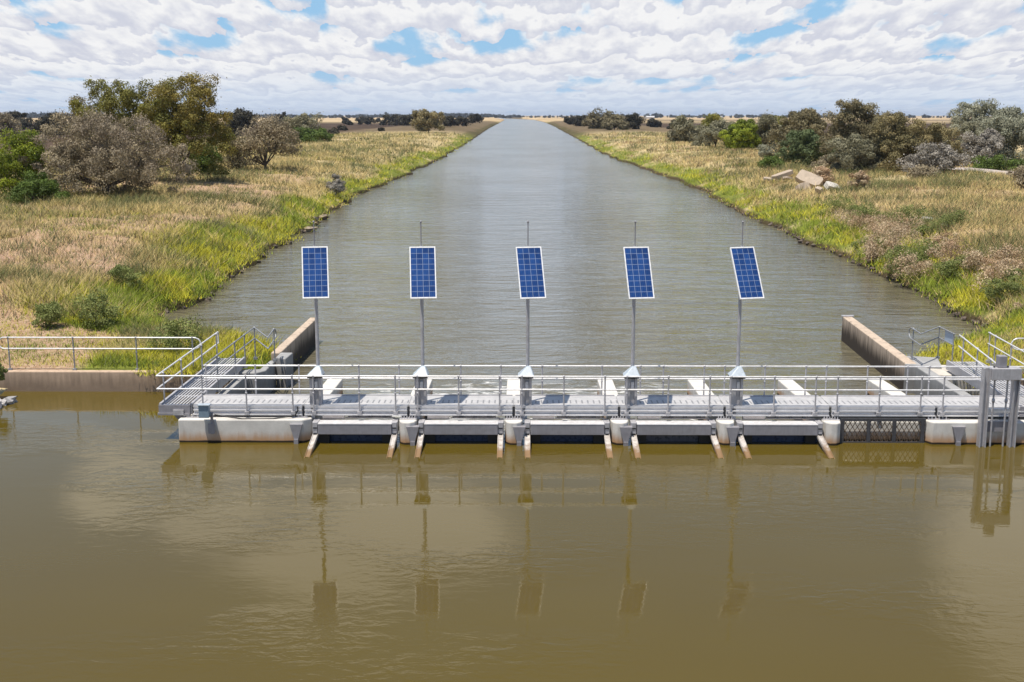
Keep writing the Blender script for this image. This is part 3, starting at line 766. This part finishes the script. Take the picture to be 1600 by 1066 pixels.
def abut_left():
    t = thing('concrete_abutment', (-7, 29.6, 0), 'long pale concrete abutment block left of the first gate, rust stained waterline', 'abutment')
    x0, x1 = -8.72, PX[0] + .225
    mb = MB(); mb.prism([(x0, 29.6), (x1 - .2, 29.6), (x1, 29.78), (x1, 31.2), (x0, 31.2)], -1.5, .6)
    mb.prism_x([(31.205, -1.5), (35.15, -1.5), (35.15, .45), (31.205, .58)], PX[0] - .225, PX[0] + .224)
    mb.build('block', 'conc', t, .03)
    mb = MB(); x = x1 - .52; y0 = 29.5
    mb.add([(x, y0, .5), (x + .32, y0, .5), (x + .21, y0, .12), (x + .1, y0, .12), (x, 29.62, .5), (x + .32, 29.62, .5), (x + .21, 29.62, .12), (x + .1, 29.62, .12)],
           [(0, 3, 2, 1), (0, 1, 5, 4), (1, 2, 6, 5), (3, 0, 4, 7), (2, 3, 7, 6)])
    mb.box(x + .1, x + .21, y0 - .03, 29.598, -.6, .119); mb.build('nose_bracket', 'steel_dull', t)
    for xs, a, b in (((-8.5, -8.4, -8.28, -8.16), -8.55, -8.1), ((-5.8, -5.7, -5.6, -5.5), -5.86, -5.44)):
        mb = MB()
        for xx in xs: mb.tube((xx, 29.84, .6), (xx, 29.84, .69), .018, 6)
        mb.box(a, b, 29.77, 29.9, .603, .62); mb.build('anchor_bolt_plate', 'steel', t)
abut_left()
def abut_right():
    t = thing('concrete_abutment', (11.5, 29.55, 0), 'pale concrete abutment block under the slide gate frame at right', 'abutment')
    x0 = PX[6] - .225
    mb = MB(); mb.prism([(x0 - .18, 31.2), (x0 - .18, 30.0), (x0 + .05, 29.55), (14.2, 29.55), (14.2, 31.2)], -1.5, .58)
    mb.prism_x([(31.205, -1.5), (35.15, -1.5), (35.15, .45), (31.205, .57)], x0, x0 + .45)
    mb.build('block', 'conc', t, .03)
    mb = MB(); x = 10.88; y0 = 29.46
    mb.add([(x, y0, .48), (x + .32, y0, .48), (x + .21, y0, .1), (x + .1, y0, .1), (x, 29.57, .48), (x + .32, 29.57, .48), (x + .21, 29.57, .1), (x + .1, 29.57, .1)],
           [(0, 3, 2, 1), (0, 1, 5, 4), (1, 2, 6, 5), (3, 0, 4, 7), (2, 3, 7, 6)])
    mb.box(x + .1, x + .21, y0 - .03, 29.548, -.6, .099); mb.build('nose_bracket', 'steel_dull', t)
    mb = MB()
    for i in range(6): mb.tube((x0 + .03 + .09 * i, 29.84, .58), (x0 + .03 + .09 * i, 29.84, .67), .018, 6)
    mb.box(x0, x0 + .55, 29.77, 29.9, .583, .60); mb.build('anchor_bolt_plate', 'steel', t)
abut_right()
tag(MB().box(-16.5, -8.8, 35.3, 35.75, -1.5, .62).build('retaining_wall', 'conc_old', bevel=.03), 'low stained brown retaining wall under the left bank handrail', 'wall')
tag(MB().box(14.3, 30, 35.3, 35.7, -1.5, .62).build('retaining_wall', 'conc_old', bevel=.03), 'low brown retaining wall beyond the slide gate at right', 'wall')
# training walls into the canal
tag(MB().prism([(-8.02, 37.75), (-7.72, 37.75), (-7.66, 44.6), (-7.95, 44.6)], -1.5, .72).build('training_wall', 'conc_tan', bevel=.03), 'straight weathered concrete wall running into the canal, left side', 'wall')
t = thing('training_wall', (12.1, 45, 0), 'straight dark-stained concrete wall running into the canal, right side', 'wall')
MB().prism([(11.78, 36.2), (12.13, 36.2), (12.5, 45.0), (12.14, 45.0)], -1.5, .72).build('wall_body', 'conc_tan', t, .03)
MB().box(12.1, 12.56, 44.86, 45.06, .723, .76).build('end_cap', 'steel', t)
# wing walls beside the abutments
t = thing('wing_wall', (-8, 35.5, 0), 'stepped grey concrete wing wall behind the left abutment', 'wall')
MB().prism([(-8.75, 35.16), (-7.95, 35.16), (-7.72, 35.5), (-7.72, 37.0), (-7.9, 37.0), (-7.95, 35.7), (-8.75, 35.7)], -1.5, .62).build('wall_body', 'conc_grey', t, .03)
MB().prism([(-8.5, 31.25), (-8.22, 31.25), (-8.22, 35.14), (-8.5, 35.14)], -1.5, .55).build('side_wall', 'conc_grey', t, .03)
MB().prism([(-7.7, 36.9), (-7.35, 36.7), (-7.3, 37.7), (-7.7, 37.7)], -1.5, .74).build('end_block', 'conc_grey', t, .03)
t = thing('wing_wall', (12.3, 34, 0), 'pale topped grey concrete wing wall behind the right abutment', 'wall')
MB().prism([(12.05, 32.0), (12.35, 32.0), (12.35, 36.15), (12.05, 36.15)], -1.5, .66).build('side_wall', 'conc_grey', t, .03)
MB().prism([(12.37, 35.1), (14.4, 35.1), (14.4, 36.6), (12.37, 36.6)], -1.5, .60).build('landing_slab', 'rubble_white', t, .03)
MB().prism([(11.75, 36.17), (12.8, 35.95), (13.1, 37.2), (12.15, 37.5)], -1.5, .71).build('end_block', 'conc_grey', t, .03)
tag(MB().prism_x([(29.83, -1.5), (30.3, -1.5), (30.3, .58), (29.88, .58), (29.83, .5)], PX[5] + .23, PX[6] - .35).build('sill_wall', 'conc'), 'rust-stained concrete sill wall seen through the mesh screen', 'wall')

# ------------------------------------------------------------------ walkway
def walkway():
    t = thing('walkway', (2, 30.4, .9), 'long galvanised steel walkway across the canal with perforated deck', 'walkway')
    J = [-8.42, PX[0]] + PX[1:7] + [14.1]
    for a, b in zip(J, J[1:]):
        a2, b2 = a + .035, b - .035
        MB().box(a + .004, b - .004, 29.93, 30.98, .87, .91).build('deck_panel', 'deck', t)
        mb = MB()                    # channel girder: flange, web, flange
        mb.box(a2, b2, 29.86, 29.925, .855, .905).box(a2, b2, 29.89, 29.925, .70, .85).box(a2, b2, 29.83, 29.925, .775, .80).box(a2, b2, 29.82, 29.925, .66, .695)
        mb.build('front_girder', 'alu', t)
        MB().box(a2, b2, 30.985, 31.04, .66, .93).build('rear_girder', 'steel', t)
    for x in PX:
        MB().box(x - .03, x + .03, 29.94, 30.96, .60, .865).build('cross_joint', 'steel_dark', t)
walkway()
def post(mb, x, y, z0, z1, r=.021, foot=True):
    mb.tube((x, y, z0), (x, y, z1), r, 8)
    mb.ball((x, y, z1), .036); mb.ball((x, y, z0 + (z1 - z0) * .55), .032)
    if foot: mb.box(x - .055, x + .055, y - .04, y + .05, z0 - .03, z0 + .05)
def railing(name, label, path_top, posts, mid=.34, m='rail', r=.021, z0=.72, loops=(), pm='steel', foot=True):
    p0 = path_top[0]
    t = thing(name, (p0[0], p0[1], z0), label, 'handrail')
    MB().path(path_top, r).build('top_rail', m, t)
    MB().path([(x, y, z - mid) for x, y, z in path_top], r).build('mid_rail', m, t)
    for (x, y) in posts:
        mb = MB(); zt = path_top[0][2]
        post(mb, x, y, z0, zt, r, foot); mb.build('post', pm, t)
    if loops:
        mb = MB()
        for (x, y, dx, dy, zt) in loops:
            pts = [(x, y, zt)] + [(x + dx * math.sin(a), y + dy * math.sin(a), zt - mid / 2 + mid / 2 * math.cos(a)) for a in np.linspace(.25, math.pi - .25, 6)] + [(x, y, zt - mid)]
            mb.path(pts, r)
        mb.build('end_loop', m, t)
    return t
Xf = lambda u, y=29.82: (u - 815) / 1880 * (y * .983 + .72 * 1.5)
fp = [313, 382, 455, 488, 560, 617, 652, 716.6, 781, 816, 882, 946.5, 981, 1046, 1111, 1144, 1212, 1277, 1311, 1377, 1442, 1477]
FZ = 1.69
fx = [Xf(u) for u in fp]
railing('front_handrail', 'front handrail of the walkway facing the still brown pool', [(-9.27, 29.8, FZ), (11.6, 29.8, FZ)], [(x, 29.8) for x in fx], pm='steel')
rp = [319, 397, 465.6, 560, 623, 720, 783, 848, 941.6, 1002, 1038, 1102, 1134, 1197, 1261, 1293, 1357.5, 1420, 1454]
railing('rear_handrail', 'rear handrail of the walkway facing the rippled canal', [(-8.4, 31.1, FZ), (14.0, 31.1, FZ)], [(Xf(u, 31.1), 31.1) for u in rp], z0=.78, foot=False)
railing('side_handrail', 'outer handrail of the left side walkway leading back to bank', [(-9.27, 29.8, FZ), (-9.27, 36.1, FZ)], [(-9.2, 30.15), (-9.2, 31.8), (-9.2, 33.9), (-9.22, 35.7)], z0=.8, loops=[(-9.27, 36.1, 0, .02, FZ)])
railing('side_handrail', 'inner handrail of left side walkway ending in a kinked corner by the wall', [(-8.4, 31.1, FZ), (-8.36, 34.9, FZ), (-8.33, 36.9, FZ), (-7.56, 35.2, FZ), (-7.66, 36.6, FZ)],
        [(-8.38, 32.4), (-8.36, 34.4), (-8.35, 35.6), (-8.33, 36.9), (-7.66, 36.6)], z0=.7, m='railgrey', pm='railgrey', loops=[(-7.66, 36.6, .0, .3, FZ)])
railing('bank_handrail', 'grey handrail standing on the retaining wall along left bank', [(-15.6, 35.5, 1.62), (-9.85, 35.5, 1.62)], [(-15.46, 35.5), (-13.5, 35.5), (-11.6, 35.5), (-9.9, 35.5)], m='rail', pm='railgrey', z0=.62, loops=[(-15.6, 35.5, -.16, 0, 1.62), (-9.85, 35.5, .2, 0, 1.62)])
rr = railing('kinked_handrail', 'kinked handrail carrying a blue-grey sign plate at right', [(12.15, 36.95, FZ), (12.1, 35.95, FZ), (13.08, 37.2, FZ), (13.1, 35.9, FZ)], [(12.17, 36.85), (13.08, 37.15), (13.1, 35.95)], m='railgrey', pm='railgrey', z0=.7, loops=[(12.15, 36.95, 0, .25, FZ)])
s = tag(MB().box(13.115, 13.135, 36.05, 36.75, FZ - .36, FZ + .0).build('sign_plate', 'sign'), 'blank blue-grey sign plate fixed to the kinked handrail', 'sign')
railing('side_handrail', 'inner handrail of the right side walkway running to the slide gate', [(13.2, 35.75, FZ), (12.62, 31.15, FZ)], [(13.13, 35.2), (12.95, 33.6), (12.75, 32.1)], z0=.8)
railing('side_handrail', 'outer handrail of the right side walkway next to the grassy bank', [(14.25, 36.2, FZ), (13.95, 31.1, FZ)], [(14.25, 36.1), (14.23, 35.6), (14.1, 34.1), (14.0, 32.3)], z0=.8)
railing('bank_handrail', 'handrail along the right bank beyond the side walkway', [(14.75, 35.2, FZ), (24, 35.2, FZ)], [(15.0, 35.2), (17, 35.2), (19, 35.2)], pm='railgrey', z0=.72, loops=[(14.75, 35.2, -.2, 0, FZ)])

def side_walk(x0, x1, y1, label, skew=0.):
    t = thing('side_walkway', (x0, 29.88, .9), label, 'walkway')
    def bx(mb, a, b, ya, yb, z0, z1):
        k0, k1 = skew * (ya - 29.88), skew * (yb - 29.88)
        vs = [(a + k0, ya, z0), (b + k0, ya, z0), (b + k1, yb, z0), (a + k1, yb, z0), (a + k0, ya, z1), (b + k0, ya, z1), (b + k1, yb, z1), (a + k1, yb, z1)]
        mb.add(vs, [(3, 2, 1, 0), (4, 5, 6, 7), (0, 1, 5, 4), (1, 2, 6, 5), (2, 3, 7, 6), (3, 0, 4, 7)])
    mb = MB(); n = 60
    nx = 9
    for i in range(nx):
        xa = x0 + .06 + (x1 - x0 - .12) * i / (nx - 1); bx(mb, xa - .013, xa + .013, 29.92, y1 - .04, .875, .91)
    for i in range(7):
        ya = 29.93 + (y1 - 30) * i / 6; bx(mb, x0 + .05, x1 - .05, ya, ya + .04, .87, .905)
    mb.build('grating', 'alu', t)
    for a, nm in ((x0 - .03, 'outer_channel'), (x1 - .03, 'inner_channel')):
        mb = MB(); bx(mb, a, a + .06, 29.9, y1, .67, .95); mb.build(nm, 'steel', t)
    mb = MB(); bx(mb, x0 - .03, x1 - .02, 29.84, 29.895, .72, .915); bx(mb, x0 - .05, x1 - .02, 29.80, 29.89, .66, .715); mb.build('end_channel', 'steel_dull', t)
    mb = MB(); bx(mb, x0 + .35, x0 + .62, 29.78, 29.835, .665, .80); mb.build('end_plate', 'steel', t)
    return t
t = side_walk(-9.24, -8.45, 35.95, 'left side walkway of steel grating running back to the bank')
MB().add([(-8.95, 29.95, .655), (-8.72, 29.95, .655), (-8.72, 29.95, .4), (-8.95, 30.1, .655), (-8.72, 30.1, .655), (-8.72, 30.1, .4)], [(0, 2, 1), (3, 4, 5), (0, 3, 5, 2), (0, 1, 4, 3)]).build('gusset', 'steel_dull', t)
side_walk(12.72, 13.6, 35.6, 'right side walkway of steel grating behind the slide gate frame', .02)

# ------------------------------------------------------------------ gates
def gate():
    x0 = PX[0]; c = x0 + 1.345
    t = thing('sluice_gate', (c, 29.7, 0), '', 'sluice gate', 'five sluice gates in a row')
    L, R_ = x0 + .26, x0 + 2.69 - .26
    MB().box(L + .17, R_ - .14, 29.46, 29.86, .25, .51).build('gate_beam', 'steel_dull', t, .012)
    MB().box(L + .165, R_ - .135, 29.455, 29.87, .515, .535).build('beam_lid', 'alu', t)
    lf = MB().box(L + .05, R_ - .05, 29.78, 29.84, -.9, .24).build('gate_leaf', 'navy', t)
    for s, xx in ((1, L + .09), (-1, R_ - .07)):
        mb = MB().box(xx - .075, xx + .075, 29.55, 29.95, .24, .56).box(xx - .06, xx + .06, 29.5, 29.545, .25, .56)
        mb.build('side_bracket', 'steel', t, .01)
        MB().box(xx - .05, xx + .05, 29.488, 29.498, .40, .43).box(xx - .05, xx + .05, 29.487, 29.497, .255, .28).build('bracket_slot', 'black', t)
        pts = [(29.62, .26), (29.35, .21), (29.0, .145), (28.6, .07), (28.05, -.06), (27.5, -.25)]
        mb = MB(); th = .07
        for (ya, za), (yb, zb) in zip(pts, pts[1:]):
            vs = [(xx - .07, ya, za - th), (xx + .07, ya, za - th), (xx + .07, ya, za), (xx - .07, ya, za), (xx - .07, yb, zb - th), (xx + .07, yb, zb - th), (xx + .07, yb, zb), (xx - .07, yb, zb)]
            mb.add(vs, [(0, 1, 2, 3), (7, 6, 5, 4), (3, 2, 6, 7), (1, 0, 4, 5), (0, 3, 7, 4), (2, 1, 5, 6)])
            for dx in (-.06, .05):
                vs = [(xx + dx, ya, za), (xx + dx + .012, ya, za), (xx + dx + .012, ya, za + .025), (xx + dx, ya, za + .025), (xx + dx, yb, zb), (xx + dx + .012, yb, zb), (xx + dx + .012, yb, zb + .025), (xx + dx, yb, zb + .025)]
                mb.add(vs, [(0, 1, 2, 3), (7, 6, 5, 4), (3, 2, 6, 7), (0, 3, 7, 4), (2, 1, 5, 6)])
        mb.build('gate_arm', 'arm', t)
        MB().box(xx + s * .2 - .13, xx + s * .2 + .13, 29.64, 29.77, -.12, .2).build('seal_roller', 'black', t)
    MB().tube((L + .22, 29.97, .60), (L + .78, 29.97, .60), .075, 12).build('drum_housing', 'drum', t)
    mb = MB().box(L + .80, R_ - .1, 29.94, 29.99, .55, .575).box(L + .85, R_ - .2, 30.05, 30.25, .56, .62)
    mb.build('tie_bar', 'drum', t)
    mb = MB()
    for i in range(3): mb.box(L + 1.05 + .35 * i, L + 1.13 + .35 * i, 29.93, 30.0, .58, .62)
    mb.build('clamp', 'steel_dark', t)
    return t
g0 = gate()
glab = ['sluice gate first from the left, beside the long abutment block', 'sluice gate second from the left in the row', 'middle sluice gate of the five in the row',
        'sluice gate fourth from the left in the row', 'rightmost sluice gate, beside the round nosed pier']
for k in range(5):
    g = g0 if k == 0 else copy_tree(g0, (2.69 * k, 0, 0))
    g['label'] = glab[k]
    if k in (3,):
        for ch in ALLCH(g):
            if ch.name.startswith('gate_leaf'): ch.data = ch.data.copy(); ch.data.materials[0] = M['greyskin']

def pedestal():
    x = PX[0] + .31; y = 30.06
    t = thing('gate_pedestal', (x, y, .91), '', 'pedestal', 'gate drive pedestals')
    mb = MB().box(x - .15, x - .03, y - .13, y + .16, .70, 1.62).box(x + .08, x + .15, y - .13, y + .16, .70, 1.62).box(x - .03, x + .08, y - .085, y + .15, .70, 1.6)
    mb.build('column', 'steel', t, .008)
    MB().box(x - .015, x + .065, y - .125, y - .09, 1.34, 1.52).build('control_plate', 'alu', t)
    mb = MB(); z0, z1 = 1.67, 1.90
    w, d = .215, .22
    mb.add([(x - w, y - d, z0), (x + w, y - d, z0), (x + w, y + d, z0), (x - w, y + d, z0), (x + .02, y - .02, z1), (x + .12, y - .02, z1), (x + .12, y + .1, z1), (x + .02, y + .1, z1)],
           [(3, 2, 1, 0), (4, 5, 6, 7), (0, 1, 5, 4), (1, 2, 6, 5), (2, 3, 7, 6), (3, 0, 4, 7)])
    mb.build('hood', 'hood', t, .02)
    MB().box(x - .19, x + .19, y - .19, y + .19, 1.625, 1.667).build('hood_seal', 'black', t)
    MB().box(x - .12, x - .02, y - .17, y - .135, .56, .86).build('foot_bracket', 'steel', t)
    return t
p0 = pedestal()
plab = ['grey drive pedestal with pale blue hood at the first gate from left', 'grey drive pedestal with pale blue hood at the second gate from left', 'grey drive pedestal with pale blue hood at the middle gate',
        'grey drive pedestal with pale blue hood at the fourth gate from left', 'grey drive pedestal with pale blue hood at the rightmost gate']
for k in range(5):
    g = p0 if k == 0 else copy_tree(p0, (2.69 * k, 0, 0)); g['label'] = plab[k]

def mast():
    x = PX[0] + .335; y = 30.31
    t = thing('solar_mast', (x, y, .91), '', 'solar panel', 'solar panel masts on the walkway')
    MB().tube((x, y, .91), (x, y, 4.95), .046, 12).build('pole', 'steel', t)
    mb = MB().tube((x, y, 4.95), (x, y, 5.55), .014, 6); mb.ball((x, y, 5.56), .03); mb.build('antenna', 'steel_dull', t)
    MB().box(x - .05, x + .13, y - .42, y + .06, 4.20, 4.27).box(x - .07, x + .07, y - .07, y + .07, 4.05, 4.42).build('bracket', 'steel_dark', t)
    c = Vector((x + .07, y - .40, 4.325))
    yaw = math.radians(9.); tilt = math.radians(60)
    Rm = Matrix.Rotation(yaw, 4, 'Z') @ Matrix.Rotation(tilt, 4, 'X')
    W2, H2 = .325, .70
    fr = MB()
    for a in ((-W2, W2, H2 - .03, H2), (-W2, W2, -H2, -H2 + .03), (-W2, -W2 + .025, -H2 + .03, H2 - .03), (W2 - .025, W2, -H2 + .03, H2 - .03)):
        fr.box(a[0], a[1], a[2], a[3], -.02, .02)
    fr.box(-W2 + .02, W2 - .02, -H2 + .02, H2 - .02, -.018, .0)
    f = fr.build('panel_frame', 'white', None, org=(0, 0, 0)); f.parent = t
    f.matrix_local = Matrix.Translation(c - Vector(t.location)) @ Rm
    cl = MB().box(-.30, .30, -.672, .672, .001, .012).build('cell_grid', 'cells', None, org=(0, 0, 0)); cl.parent = f
    return t
m0 = mast()
mlab = ['solar panel on a pole, first from the left, almost square to view', 'solar panel on a pole, second from the left', 'solar panel on a pole, middle one of five',
        'solar panel on a pole, fourth from the left', 'rightmost solar panel on a pole, most slanted in view']
for k in range(5):
    g = m0 if k == 0 else copy_tree(m0, (2.70 * k, 0, 0)); g['label'] = mlab[k]
    f = [q for q in ALLCH(g) if q.name.startswith('panel_frame')][0]; loc = f.location.copy()
    f.matrix_local = Matrix.Translation(loc) @ Matrix.Rotation(math.radians([9.3, 5.8, 10, 8.5, 15][k]), 4, 'Z') @ Matrix.Rotation(math.radians(60), 4, 'X')

# ------------------------------------------------------------------ mesh screen
def screen():
    x0, x1 = PX[5] + .235, PX[6] - .30; y = 29.73
    t = thing('mesh_screen', ((x0 + x1) / 2, y, 0), 'diamond mesh screen in dark frame closing the bay right of gates', 'screen')
    mb = MB()
    for k in range(4):
        xx = x0 + .03 + (x1 - x0 - .06) * k / 3.; xx = x0 + [.04, .62, 1.18, 1.80][k] * (x1 - x0) / 1.86
        mb.box(xx - .045, xx + .045, y - .03, y + .03, -.3, .62)
    mb.box(x0, x1, y - .025, y + .025, .56, .64).box(x0, x1, y - .028, y + .028, -.06, .03)
    mb.build('frame', 'steel_dark', t)
    mb = MB(); p = .125; hh = .6
    n = int((x1 - x0) / p) + 1
    sl_ = .62
    for i in range(-5, n + 5):
        for sgn in (1, -1):
            xa = x0 + i * p; za, zb = -.1, .58; xb = xa + sgn * (zb - za) * sl_
            lo, hi = 0., 1.
            dxx = xb - xa
            ts = sorted([(x0 - xa) / dxx, (x1 - xa) / dxx]); lo = max(lo, ts[0]); hi = min(hi, ts[1])
            if hi - lo < .02: continue
            mb.tube((xa + dxx * lo, y + .01 * sgn, za + (zb - za) * lo), (xa + dxx * hi, y + .01 * sgn, za + (zb - za) * hi), .010, 5)
    mb.build('mesh', 'mesh', t)
screen()

# ------------------------------------------------------------------ slide gate at right
def slide_gate():
    y = 29.42
    t = thing('slide_gate', (11.95, y, 0), 'tall galvanised slide gate frame with gearbox at the right end', 'slide gate')
    xl, xr = 11.60, 12.33
    for a, b in ((xl - .11, xl + .06), (xr - .08, xr + .07)):
        mb = MB().box(a, b, y - .06, y + .06, -.8, 2.02).box(a - .0, a + .03, y - .14, y - .062, -.8, 2.02).box(b - .03, b, y - .14, y - .062, -.8, 2.02)
        mb.build('guide_post', 'steel', t)
    MB().box(xl + .065, xr + .07, y - .2, y + .12, 1.74, 2.03).build('crossbeam', 'steel', t, .01)
    MB().box(11.84, 12.05, y - .11, y + .1, 2.035, 2.33).build('gearbox', 'steel_dull', t, .015)
    mb = MB()
    for xx in (11.76, 12.10): mb.ball((xx, y - .05, 2.06), .03)
    mb.build('lifting_eye', 'steel_dark', t)
    for xx in (11.81, 12.13):
        mb = MB().tube((xx, y - .02, -.2), (xx, y - .02, 1.735), .025, 8); mb.ball((xx, y - .02, 1.18), .045, sz=1.6)
        mb.build('stem', 'steel', t)
    MB().box(xl + .065, xr - .085, y - .03, y + .05, .88, .97).build('lower_beam', 'alu', t)
    MB().box(xl + .065, xr - .085, y + .052, y + .09, .36, .62).build('gate_leaf', 'steel_dull', t)
slide_gate()

# ------------------------------------------------------------------ small fittings
t = thing('control_box', (-7.9, 29.45, .62), 'small blue-grey control box on a bracket before the left abutment', 'control box')
MB().box(-8.12, -7.86, 29.36, 29.52, .70, 1.02).build('cabinet', 'box', t, .01)
MB().box(-8.14, -7.84, 29.33, 29.54, 1.023, 1.04).build('lid', 'hood', t)
MB().box(-7.87, -7.81, 29.52, 29.58, .24, .80).box(-7.93, -7.77, 29.50, 29.515, .26, .52).build('bracket', 'steel_dull', t)
c = MB(); pts = [(-7.8, 29.66, .72), (-7.5, 29.66, .66), (-7.1, 29.64, .615), (-6.7, 29.65, .612), (-6.3, 29.66, .615), (-5.95, 29.7, .65), (-5.75, 29.78, .69), (-5.7, 29.81, .80), (-5.7, 29.80, .9)]
c.path(pts, .016, 6)
tag(c.build('cable', 'black'), 'black cable drooping along the top of the left abutment', 'cable')

def rock(mb, rng, c, sx, sy, sz):
    from mathutils import noise as nz
    b = MB().ball((0, 0, 0), 1, 9); R3 = Matrix.Rotation(rng.uniform(0, 6.28), 3, 'Z') @ Matrix.Rotation(rng.uniform(-.5, .5), 3, 'X')
    o = Vector(rng.uniform(0, 99, 3)); vs = []
    for v in b.v:
        v = Vector(v); n = v.normalized(); k = .8 + .55 * nz.noise(n * 1.3 + o)
        w = n * k; w = Vector((round(w.x * 2.2) / 2.2 * .5 + w.x * .5, round(w.y * 2.2) / 2.2 * .5 + w.y * .5, round(w.z * 2.2) / 2.2 * .5 + w.z * .5))
        vs.append(Vector(c) + R3 @ Vector((w.x * sx, w.y * sy, w.z * sz)))
    mb.add(vs, b.f); return mb
rng = np.random.RandomState(9)
for k in range(14):
    x = -14.95 - rng.uniform(-.1, 1.1); y = rng.uniform(33.1, 34.5); s_ = rng.uniform(.16, .34)
    o = rock(MB(), rng, (x, y, .0 + max(0, (y - 33.2) * .12)), s_ * 1.2, s_, s_ * .8).build('shore_rock', 'rock_pale', org=(x, y, 0))
    tag(o, 'pale grey rock heaped at the left corner of the brown retaining wall', 'rock', 'pale rocks by the retaining wall')
struct(MB().add([(-15.2, 34.62, .25), (-15.6, 33.4, -.3), (-22, 32.4, -.4), (-22, 34.62, .8)], [(0, 3, 2, 1)]).build('shore_slope', 'ground'))
for k in range(64):
    y = 47 + 75 * (k / 64.) ** 1.35 + rng.uniform(-.4, .4); s_ = rng.uniform(.07, .19) * (1 + y / 300)
    x = float(edge_r(y)) - rng.uniform(-.12, .04)
    o = rock(MB(), rng, (x, y, -.12), s_ * 1.1, s_ * 1.3, s_ * .8).build('shore_rock', 'rock', org=(x, y, 0))
    tag(o, 'small dark rock at the foot of the right bank along the water', 'rock', 'rocks along the right water edge')
for k in range(22):
    y = 49 + 50 * (k / 22.) ** 1.3 + rng.uniform(-.5, .5); s_ = rng.uniform(.10, .26)
    x = float(edge_l(y)) + rng.uniform(-.1, .15)
    o = rock(MB(), rng, (x, y, -.14), s_ * 1.1, s_ * 1.3, s_ * .8).build('shore_rock', 'rock', org=(x, y, 0))
    tag(o, 'small dark rock at the foot of the left bank along the water', 'rock', 'rocks along the left water edge')
for k, (u, v) in enumerate([(486, 352), (494, 345), (500, 338), (478, 360)]):
    x, y, z = base_at(u, v); x = float(edge_l(y)) + .1
    o = rock(MB(), rng, (x, y, .0), .5, .8, .22).build('flat_rock', 'rubble', org=(x, y, 0))
    tag(o, 'pale flat rock at the left water edge beside the first solar panel', 'rock', 'flat rocks at the left water edge')

def slab(u, v, L, Wd, T, rz, rx, ry, m, label, dz=.3):
    x, y, z = base_at(u, v)
    R4 = (Matrix.Rotation(rz, 4, 'Z') @ Matrix.Rotation(ry, 4, 'Y') @ Matrix.Rotation(rx, 4, 'X'))
    r = np.random.RandomState(int(u * 7 + v)); n = 9
    poly = [((L / 2) * np.sign(math.cos(a)) * abs(math.cos(a)) ** .5 * r.uniform(.85, 1.05), (Wd / 2) * np.sign(math.sin(a)) * abs(math.sin(a)) ** .5 * r.uniform(.85, 1.05)) for a in np.linspace(0, 2 * math.pi, n, endpoint=False) + .3]
    mb = MB().prism(poly, -T / 2, T / 2)
    o = mb.build('concrete_slab', m, org=(0, 0, 0), bevel=.03)
    o.matrix_world = Matrix.Translation((x, y, z + dz)) @ R4
    tag(o, label, 'rubble')
slab(1265, 294, 2.5, 1.3, .55, -.5, .75, .35, 'rubble', 'largest tan concrete slab leaning on the rubble pile', .75)
slab(1255, 302, 1.4, 1.1, .5, .5, 1.1, -.2, 'rubble', 'dark tan slab standing below the largest one', .4)
slab(1280, 304, .9, .7, .3, 1.1, .5, .9, 'rubble', 'small tan chunk right below the largest slab', .25)
slab(1300, 298, 1.5, 1.0, .45, .5, .55, .2, 'rubble_white', 'whitish concrete block right of the rubble pile', .3)
slab(1222, 281, 2.3, .8, .4, .25, .1, -.3, 'rubble', 'long flat tan slab on the upper left rubble heap', .5)
slab(1208, 284, 2.2, .8, .22, -.1, .2, .15, 'rubble', 'low flat slab under the long tan one', .2)
slab(1232, 285, 1.4, .7, .22, .6, -.2, .25, 'rubble', 'tilted slab at right of the upper rubble heap', .3)
slab(1450, 349, .8, .6, .3, .3, .2, .1, 'rubble_white', 'white stone among weeds on right bank, left one', .2)
slab(1480, 357, .7, .6, .3, .9, .2, .3, 'rubble_white', 'white stone among weeds on right bank, right one', .2)

# ------------------------------------------------------------------ air
def haze():
    m = bpy.data.materials.new('thin_air'); m.use_nodes = True; t = NT(m.node_tree); m.node_tree.nodes.clear()
    out = t.n.new('ShaderNodeOutputMaterial'); v = t.n.new('ShaderNodeVolumePrincipled')
    v.inputs['Color'].default_value = (.72, .82, 1, 1); v.inputs['Density'].default_value = .00006; v.inputs['Anisotropy'].default_value = .2
    t.l.new(v.outputs[0], out.inputs['Volume'])
    o = MB().box(-16500, 16500, -400, 15800, -4, 40).build('haze', m); stuff(o)
    tag(o, 'thin pale blue air in front of the far horizon', 'haze')
haze()
